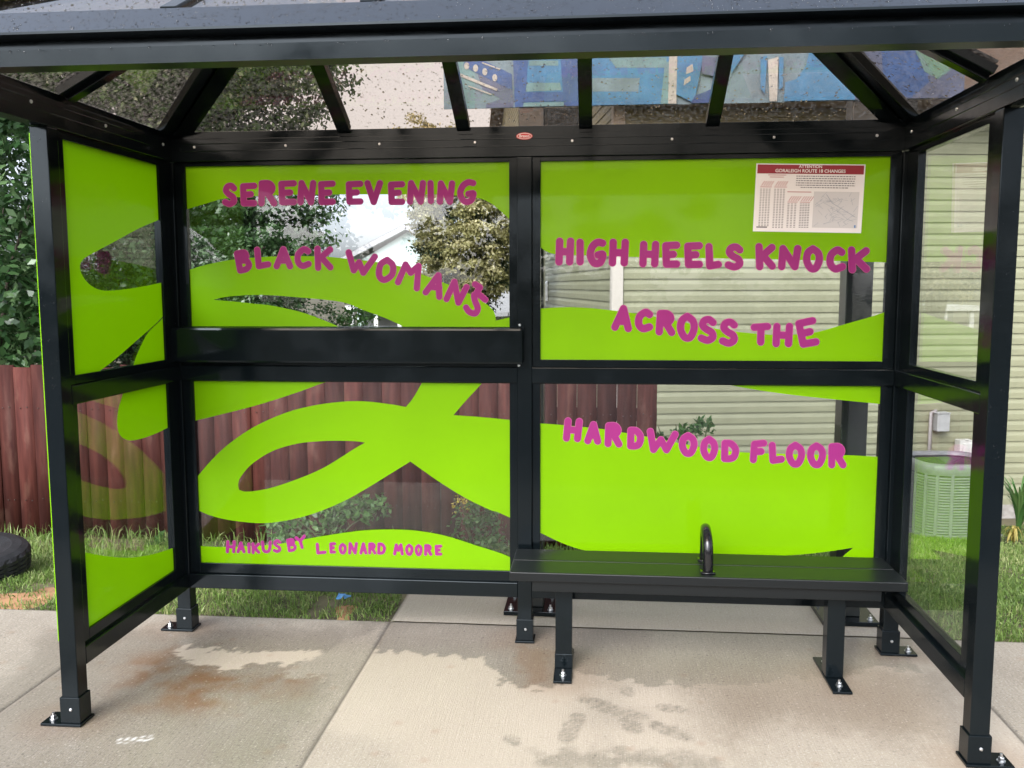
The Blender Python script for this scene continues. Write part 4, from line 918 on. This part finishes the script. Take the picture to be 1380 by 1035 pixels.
# blossoming olive tree in the middle
c3 = w(634, 300, 8.0); tree('olive tree crusted with cream blossom behind the middle of the shelter', (c3[0], 8.1), 1.1,
    [(c3+np.array([0,0,-.08]), (.80,.7,.95), 420, .14, 120, .05, LO), (c3+np.array([.02,.1,-.25]), (.72,.6,.9), 60, .2, 110, .055, LD)], name='blossom_tree', tr=.09)
c4_ = w(470, 430, 7.0); tree('low pale green bush beyond the fence below the gap in the trees', (c4_[0], 7.1), .3, [(c4_+np.array([-.25,0,-.3]), (.75,.5,.55), 60, .22, 70, .05, LW)], name='bush', cat='bush', tr=.03)
c5 = w(675, 455, 6.2); tree('dark bush beyond the fence below the blossoming tree', (c5[0], 6.3), .3, [(c5+np.array([.1,0,-.2]), (.45,.4,.42), 40, .2, 80, .05, LD)], name='bush', cat='bush', tr=.03)
c6 = w(560, 168, 15); tree('tawny treetop seen through the roof glass left of the mural', (c6[0]+.3, 15.2), 2.5, [(c6+np.array([.3,0,-.9]), (1.0,.8,1.15), 90, .22, 80, .07, LO)], name='blossom_tree', tr=.12)

# ------------------------------------------------------------------ far buildings in the gap
fb = w(500, 345, 26); FB = thing('far_house', 'pale teal gabled house far away in the gap between the trees', 'house', (fb[0]+3.2, 27, tz(0, 27)), .0)
TEAL = mat('teal_siding', (.50,.60,.58), .6); GREYR = mat('grey_shingles', (.33,.33,.34), .8, noise=.2)
gz = w(540, 305, 26)[2]-tz(0, 27); ez = w(455, 352, 26)[2]-tz(0, 27); gx = w(545, 305, 26)[0]-fb[0]-3.2; ex = w(455, 352, 26)[0]-fb[0]-3.2
b = MB(); b.box(ex+.5, 2*gx-ex-.5, -.5, 8, 0, ez-.05); b.add([(ex+.5,-.5,ez-.05),(2*gx-ex-.5,-.5,ez-.05),(gx,-.5,gz-.15)], [(0,1,2)]); b.build('wall', TEAL, FB)
b = MB()
for xe in (ex, 2*gx-ex): b.bar((xe, -.7, ez), (gx, -.7, gz), .3, .16); b.add([(xe,-.85,ez+.1),(gx,-.85,gz+.1),(gx,8.2,gz+.1),(xe,8.2,ez+.1)], [(0,1,2,3)])
b.build('roof', GREYR, FB)
b = MB(); b.box(gx-.9, gx-.1, -.53, -.48, 1.2, 2.7); b.build('window', mat('dark_pane', (.05,.06,.07), .1), FB)
sb = w(650, 410, 14); SB = thing('shed', 'low shed with a pale grey sloping roof behind the blossoming tree', 'shed', (sb[0]+.4, 14.3, tz(0, 14.3)))
e0 = w(592, 398, 14)[2]-tz(0, 14.3); e1 = w(690, 425, 14)[2]-tz(0, 14.3)
zt = w(640, 402, 14)[2]-tz(0, 14.3); zb = w(640, 428, 14)[2]-tz(0, 14.3)
b = MB(); b.box(-1.0, 2.6, .15, 3, 0, zb); b.build('wall', mat('shed_wall', (.34,.31,.26), .7, noise=.2), SB)
b = MB(); b.add([(-1.3,-.2,zb-.02),(2.9,-.2,zb+.12),(2.9,2,zt+.35),(-1.3,2,zt+.18),(-1.3,-.2,zb+.06),(2.9,-.2,zb+.2),(2.9,2,zt+.43),(-1.3,2,zt+.26)], [(0,3,2,1),(4,5,6,7),(0,1,5,4),(1,2,6,5),(2,3,7,6),(3,0,4,7)]); b.build('roof', GREYR, SB)
pb = w(505, 425, 18); PB = thing('porch', 'small white porch glimpsed above the fence under the gap in the trees', 'porch', (pb[0], 18, tz(0, 18)))
ph = w(505, 412, 18)[2]-tz(0, 18); b = MB(); b.box(-.75, .75, 0, 1.6, ph-.12, ph); b.build('roof', mat('porch_white', (.72,.72,.70), .5), PB)
b = MB()
for x_ in (-.6, .0, .6): b.box(x_-.05, x_+.05, .1, .2, 0, ph-.121)
b.box(-.65, .65, .12, .16, 1.0, 1.06); b.build('porch_posts', MATS['porch_white'], PB)
b = MB(); b.box(-.7, .7, 1.5, 1.6, 0, ph-.125); b.build('wall', mat('shed_dark', (.16,.17,.17), .7), PB)

# ------------------------------------------------------------------ weeds, grass, plants
def grass(name, pts, hmin, hmax, wd, seed, material, lean=.5):
    r = np.random.default_rng(seed); n = len(pts); P = np.asarray(pts); h = r.uniform(hmin, hmax, n)[:, None]; a = r.uniform(0, 2*np.pi, n)
    dx = np.stack([np.cos(a), np.sin(a), np.zeros(n)], 1); le = np.abs(r.normal(0, lean, n))[:, None]; b2 = r.uniform(0, 2*np.pi, n); ld = np.stack([np.cos(b2), np.sin(b2), np.zeros(n)], 1)
    up = np.array([0, 0, 1.]); ww = (wd*r.uniform(.6, 1.3, n))[:, None]
    m_ = P+up*h*.6+ld*h*le*.35; tp = P+up*h*(1-.3*np.minimum(le, 1.5))+ld*h*le
    V = np.stack([P-dx*ww, P+dx*ww, m_+dx*ww*.8, m_-dx*ww*.8, tp], 1).reshape(-1, 3); o = np.arange(n)[:, None]*5
    F = np.concatenate([o+np.array([[0,1,2]]), o+np.array([[0,2,3]]), o+np.array([[3,2,4]])]); tn = np.repeat(np.clip(r.random(n)*.7+fbm(P[:,0]+30, P[:,1]+30, 2.2, 91)*.6-.15, 0, 1), 5)
    return npmesh(name, V, F, material, None, tint=tn)
GM = leafmat('grass_blades', (.08,.14,.025), (.17,.28,.055), (.44,.46,.20), .5, .35)
def scatter(x0, x1, y0, y1, n, seed, thin=None):
    r = np.random.default_rng(seed); x = r.uniform(x0, x1, n); y = r.uniform(y0, y1, n)
    k = ~((x > -.71) & (x < 1.93) & (y < .83))
    if thin is not None: k &= r.random(n) < thin(x, y)
    x, y = x[k], y[k]; return np.stack([x, y, terrain(x, y)-.005], 1)
def thinL(x, y): return np.clip(1-(y-1.2)*.9, .15, 1)*np.clip(.30+2.6*(fbm(x+5, y+5, 2.6, 95)-.33)+np.clip((y-.45)*1.2, 0, .9)+.8*((x > -2.3)&(x < -1.15)), 0, 1)
gl = grass('grass', scatter(-4.8, -.70, .186, 2.33, 64000, 1, thinL), .015, .06, .003, 2, GM, 1.0); struct(gl, 'stuff'); gl['label'] = 'uneven green grass strip between the sidewalk and the fence'; gl['category'] = 'grass'
def thinR(x, y): return np.clip(.45+1.5*(fbm(x+15, y+5, 2.0, 96)-.25), 0, 1)
gr = grass('grass', scatter(1.7, 4.6, .186, 4.3, 100000, 3, thinR), .015, .055, .0033, 4, GM, .9); struct(gr, 'stuff'); gr['label'] = 'green lawn beside and behind the right end of the shelter'; gr['category'] = 'grass'
gm = grass('grass', scatter(-.7, 1.9, .84, 4.3, 14000, 5), .03, .10, .004, 6, GM); struct(gm, 'stuff'); gm['label'] = 'grass behind the concrete pad at the foot of the fence'; gm['category'] = 'grass'
gt = grass('grass', np.concatenate([scatter(-4.6, -.7, 2.18, 2.34, 380, 7), scatter(tcx-.4, tcx+.75, 1.25, 2.2, 420, 9)]), .07, .17, .004, 8, GM, .8); struct(gt, 'stuff'); gt['label'] = 'tall rough grass along the foot of the red fence'; gt['category'] = 'grass'
CLAY = mat('red_clay', (.38,.20,.10), .95, noise=.3, nscale=9, bump=.5, bscale=40)
def clay(x0, x1, y0, y1, seed):
    xs = np.arange(x0, x1, .03); ys = np.arange(y0, y1, .03); X, Y = np.meshgrid(xs, ys); k = fbm(X+5, Y+5, 2.6, 95); V = np.stack([X, Y, terrain(X, Y)+.004+.05*(.40-k)-.02*np.clip((Y-.40)*4, 0, 3)-.06*(1-np.clip((X < -2.35)*1.+np.exp(-((X+.93)/.22)**2)+(X > 0), 0, 1))], -1).reshape(-1, 3)
    n0, n1 = X.shape; i = np.arange(n0*n1).reshape(n0, n1); return struct(npmesh('bare_soil', V, np.stack([i[:-1,:-1], i[:-1,1:], i[1:,1:], i[1:,:-1]], -1).reshape(-1, 4), CLAY, smooth=True))
clay(-4.8, -.70, .185, 1.0, 1); clay(2.0, 3.2, .185, .95, 2)

def weed(name, label, base, crowns, material, cat, group=None, stems=6, h=.4):
    x, y = base; z = tz(x, y); T_ = thing(name, label, cat, (x, y, z), 0, group); b = MB(); r = random.Random(int(x*100)+7)
    cen = np.array([c[0] for c in crowns])-np.array([x, y, z])
    for k in range(stems):
        q = cen[k % len(cen)]+np.array([r.uniform(-.1,.1), r.uniform(-.06,.06), r.uniform(-.05,.08)]); b.tube([(r.uniform(-.03,.03),r.uniform(-.03,.03),0),tuple(q*np.array([.45,.45,.6])),tuple(q)], [.006,.005,.003], 5)
    b.build('stem', mat('weed_stem', (.07,.10,.03), .6), T_)
    for i, c in enumerate(crowns):
        cl = clumps(c[0], c[1], c[2], 60+i+int(abs(x)*11), .2); V, F, tn = leaves(cl-np.array([x, y, z]), np.full(len(cl), c[3]), c[4], c[5], 70+i); npmesh('foliage', V, F, c[6] if len(c) > 6 else material, T_, tint=tn)
    return T_
YEL = leafmat('yellow_petals', (.45,.32,.02), (.62,.48,.04), (.75,.65,.15), .5)
def wb(px_, Y): return (hit(px_, 700, 1, Y)[0], Y)
weed('weed_bush', 'leafy green weeds at the foot of the fence left of the centre post', wb(440, 1.95), [(w(400,712,1.95),(.22,.12,.10),22,.07,16,.05),(w(465,695,1.95),(.24,.12,.13),26,.07,16,.05),(w(500,685,2.0),(.12,.1,.10),12,.06,14,.045)], LW, 'weeds')
weed('weed_bush', 'weeds with yellow flowers at the foot of the fence beside the centre post', wb(640, 1.6), [(w(640,705,1.6),(.20,.12,.16),34,.07,16,.036),(w(665,735,1.5),(.14,.1,.10),16,.06,14,.036),(w(618,675,1.6),(.10,.06,.07),12,.03,9,.018,YEL)], LW, 'weeds')
weed('weed_bush', 'tall leafy weed standing at the right end of the red fence', wb(930, 2.5), [(w(925,585,2.5),(.13,.07,.05),10,.05,10,.05),(w(948,572,2.5),(.09,.06,.05),8,.05,10,.05),(w(893,590,2.5),(.04,.04,.08),6,.04,9,.05)], LW, 'weeds')
weed('weed_bush', 'small broad leaved weed beside the left end of the panels near the fence', wb(212, 2.1), [(w(212,735,2.1),(.05,.04,.07),7,.05,8,.06)], LW, 'weeds', stems=3)
def daylily(label, px_, py_, Y, n, h, seed, yellow=0):
    b_ = hit(px_, py_, 1, Y); z = tz(b_[0], Y); T_ = thing('daylily', label, 'plant', (b_[0], Y, z), 0, 'strap leaved plants by the house'); r = random.Random(seed)
    V = []; F = []; T = []
    for k in range(n):
        a_ = r.uniform(0, 6.283); hh = h*r.uniform(.7, 1.1); ou = r.uniform(.15, .55)*h; wd = r.uniform(.009, .016); dx, dy = math.cos(a_), math.sin(a_); tn = r.uniform(.1, .9)
        pts = [(dx*ou*t_**1.6, dy*ou*t_**1.6, hh*(t_*1.5-.75*t_*t_)/.75*.9 if not yellow else hh*(t_*2.2-2.0*t_*t_)) for t_ in (0,.2,.4,.6,.8,1)]
        o = len(V)
        for i, q in enumerate(pts):
            ww = wd*(1-.9*(i/5)**2); V += [(q[0]-dy*ww, q[1]+dx*ww, q[2]), (q[0]+dy*ww, q[1]-dx*ww, q[2])]; T += [tn, tn]
        for i in range(5): F.append([o+2*i, o+2*i+1, o+2*i+3, o+2*i+2])
    npmesh('foliage', V, F, YLEAF if yellow else LY, T_, tint=T)
YLEAF = leafmat('yellowing_leaves', (.16,.17,.03), (.34,.28,.06), (.50,.40,.12), .5)
daylily('upright green strap leaved plant growing by the house wall at the right edge', 1374, 690, 3.55, 60, .52, 1)
daylily('yellowing arching strap leaved plant in front of the green one by the house', 1366, 712, 3.2, 26, .22, 2, 1)
b = MB(); q = hit(1370, 712, 1, 3.5); b.add([(q[0]-.35+.05*math.cos(k), 3.1+(k % 2)*.0, 0) for k in range(2)]+[(q[0]+1.5,3.05,0),(q[0]+1.5,4.3,0),(q[0]-.3,4.3,0)], [(0,2,3,4)])
mv = [(x_, y_, tz(x_, y_)+.012) for x_ in np.linspace(q[0]-.22, q[0]+1.6, 12) for y_ in np.linspace(3.15, 4.4, 8)]
b = MB(); b.add(mv, [(i*8+j, (i+1)*8+j, (i+1)*8+j+1, i*8+j+1) for i in range(11) for j in range(7)]); struct(b.build('mulch_bed', mat('dark_mulch', (.035,.025,.02), .95, noise=.5, nscale=40, bump=.8, bscale=70)))

# ------------------------------------------------------------------ rain on the roof
def drops(name, quads, n, rmin, rmax, seed, label):
    r = np.random.default_rng(seed); prof = [(1,0),(.86,.32),(.5,.55),(0,.62)]; k = 7; Vs = []; Fs = []; o = 0
    areas = [((q[1]-q[0]).cross(q[3]-q[0])).length for q in quads]; tot = sum(areas)
    for q, ar in zip(quads, areas):
        a, b2, c, d = q; nn = (b2-a).cross(d-a).normalized(); t1 = (b2-a).normalized(); t2 = nn.cross(t1)
        for _ in range(int(n*ar/tot)):
            u, v = r.random(), r.random(); P = (a.lerp(b2, u)).lerp(d.lerp(c, u), v)+nn*.0002; rad = rmin+(rmax-rmin)*r.random()**2.5; el = 1+.5*r.random()
            for pr, ph_ in prof[:-1]:
                for j in range(k):
                    an = 6.2832*j/k; Vs.append(P+t1*(rad*pr*math.cos(an))+t2*(rad*pr*math.sin(an)*el)+nn*(rad*ph_))
            Vs.append(P+nn*(rad*.62))
            for i in range(2):
                for j in range(k): Fs.append((o+i*k+j, o+i*k+(j+1)%k, o+(i+1)*k+(j+1)%k)); Fs.append((o+i*k+j, o+(i+1)*k+(j+1)%k, o+(i+1)*k+j))
            for j in range(k): Fs.append((o+2*k+j, o+2*k+(j+1)%k, o+3*k))
            o += 3*k+1
    ob = npmesh(name, Vs, Fs, WATER, None, smooth=True); struct(ob, 'stuff'); ob['label'] = label; ob['category'] = 'raindrops'
Vv = Vector; th = .0062
def off(q, n_): return [Vv(a)+n_*th for a in q]
drops('raindrops', [off([Cbr,Cbl,Rl,Rr], nb), off([Cfl,Cfr,Rr,Rl], nf), off([Cbl,Cfl,Rl,Rl], nl), off([Cfr,Cbr,Rr,Rr], nr)], 15000, .0012, .0050, 1, 'raindrops beading on the roof glass of the shelter')
ncap = Vector((0,-.074,.086)).normalized()
drops('raindrops', [[Vv((-H-.03,FY-.0195,2.3095)),Vv((H+.03,FY-.0195,2.3095)),Vv((H+.03,FY+.0655,2.3825)),Vv((-H-.03,FY+.0655,2.3825))],[Vv((-H-.03,FY-.0045,2.262)),Vv((H+.03,FY-.0045,2.262)),Vv((H+.03,FY-.0045,2.268)),Vv((-H-.03,FY-.0045,2.268))]], 2600, .0010, .0034, 2, 'raindrops on the front beam of the shelter roof')

pq = []
for cx in (-H, H): pq.append([Vv((cx-p+.004,-D-p-.0004,1.0)),Vv((cx+p-.004,-D-p-.0004,1.0)),Vv((cx+p-.004,-D-p-.0004,2.2)),Vv((cx-p+.004,-D-p-.0004,2.2))])
drops('raindrops', pq, 160, .0008, .0022, 5, 'fine raindrops on the front posts of the shelter')
# ------------------------------------------------------------------ wood across the road: out of view, added to darken reflections
r = np.random.default_rng(77); cc = []; rad = []
for k in range(340):
    x_ = r.uniform(-34, 42); hgt = 4.5+2.8*vnoise(np.array([x_]), np.array([0.3]), .35, 5)[0]+(2.5 if x_ > 2 else -1.5); cc.append((x_, -30+r.uniform(-2, 2), r.uniform(-.3, hgt))); rad.append(r.uniform(.7, 1.3))  # row shaped lower at left so the front beam still reflects sky
V, F, tn = leaves(cc, rad, 170, .32, 78); wd_ = struct(npmesh('unseen_wood', V, F, LD, None, tint=tn), 'stuff'); wd_['label'] = 'unseen row of dark trees across the road, added to darken reflections'; wd_['category'] = 'unseen_wood'
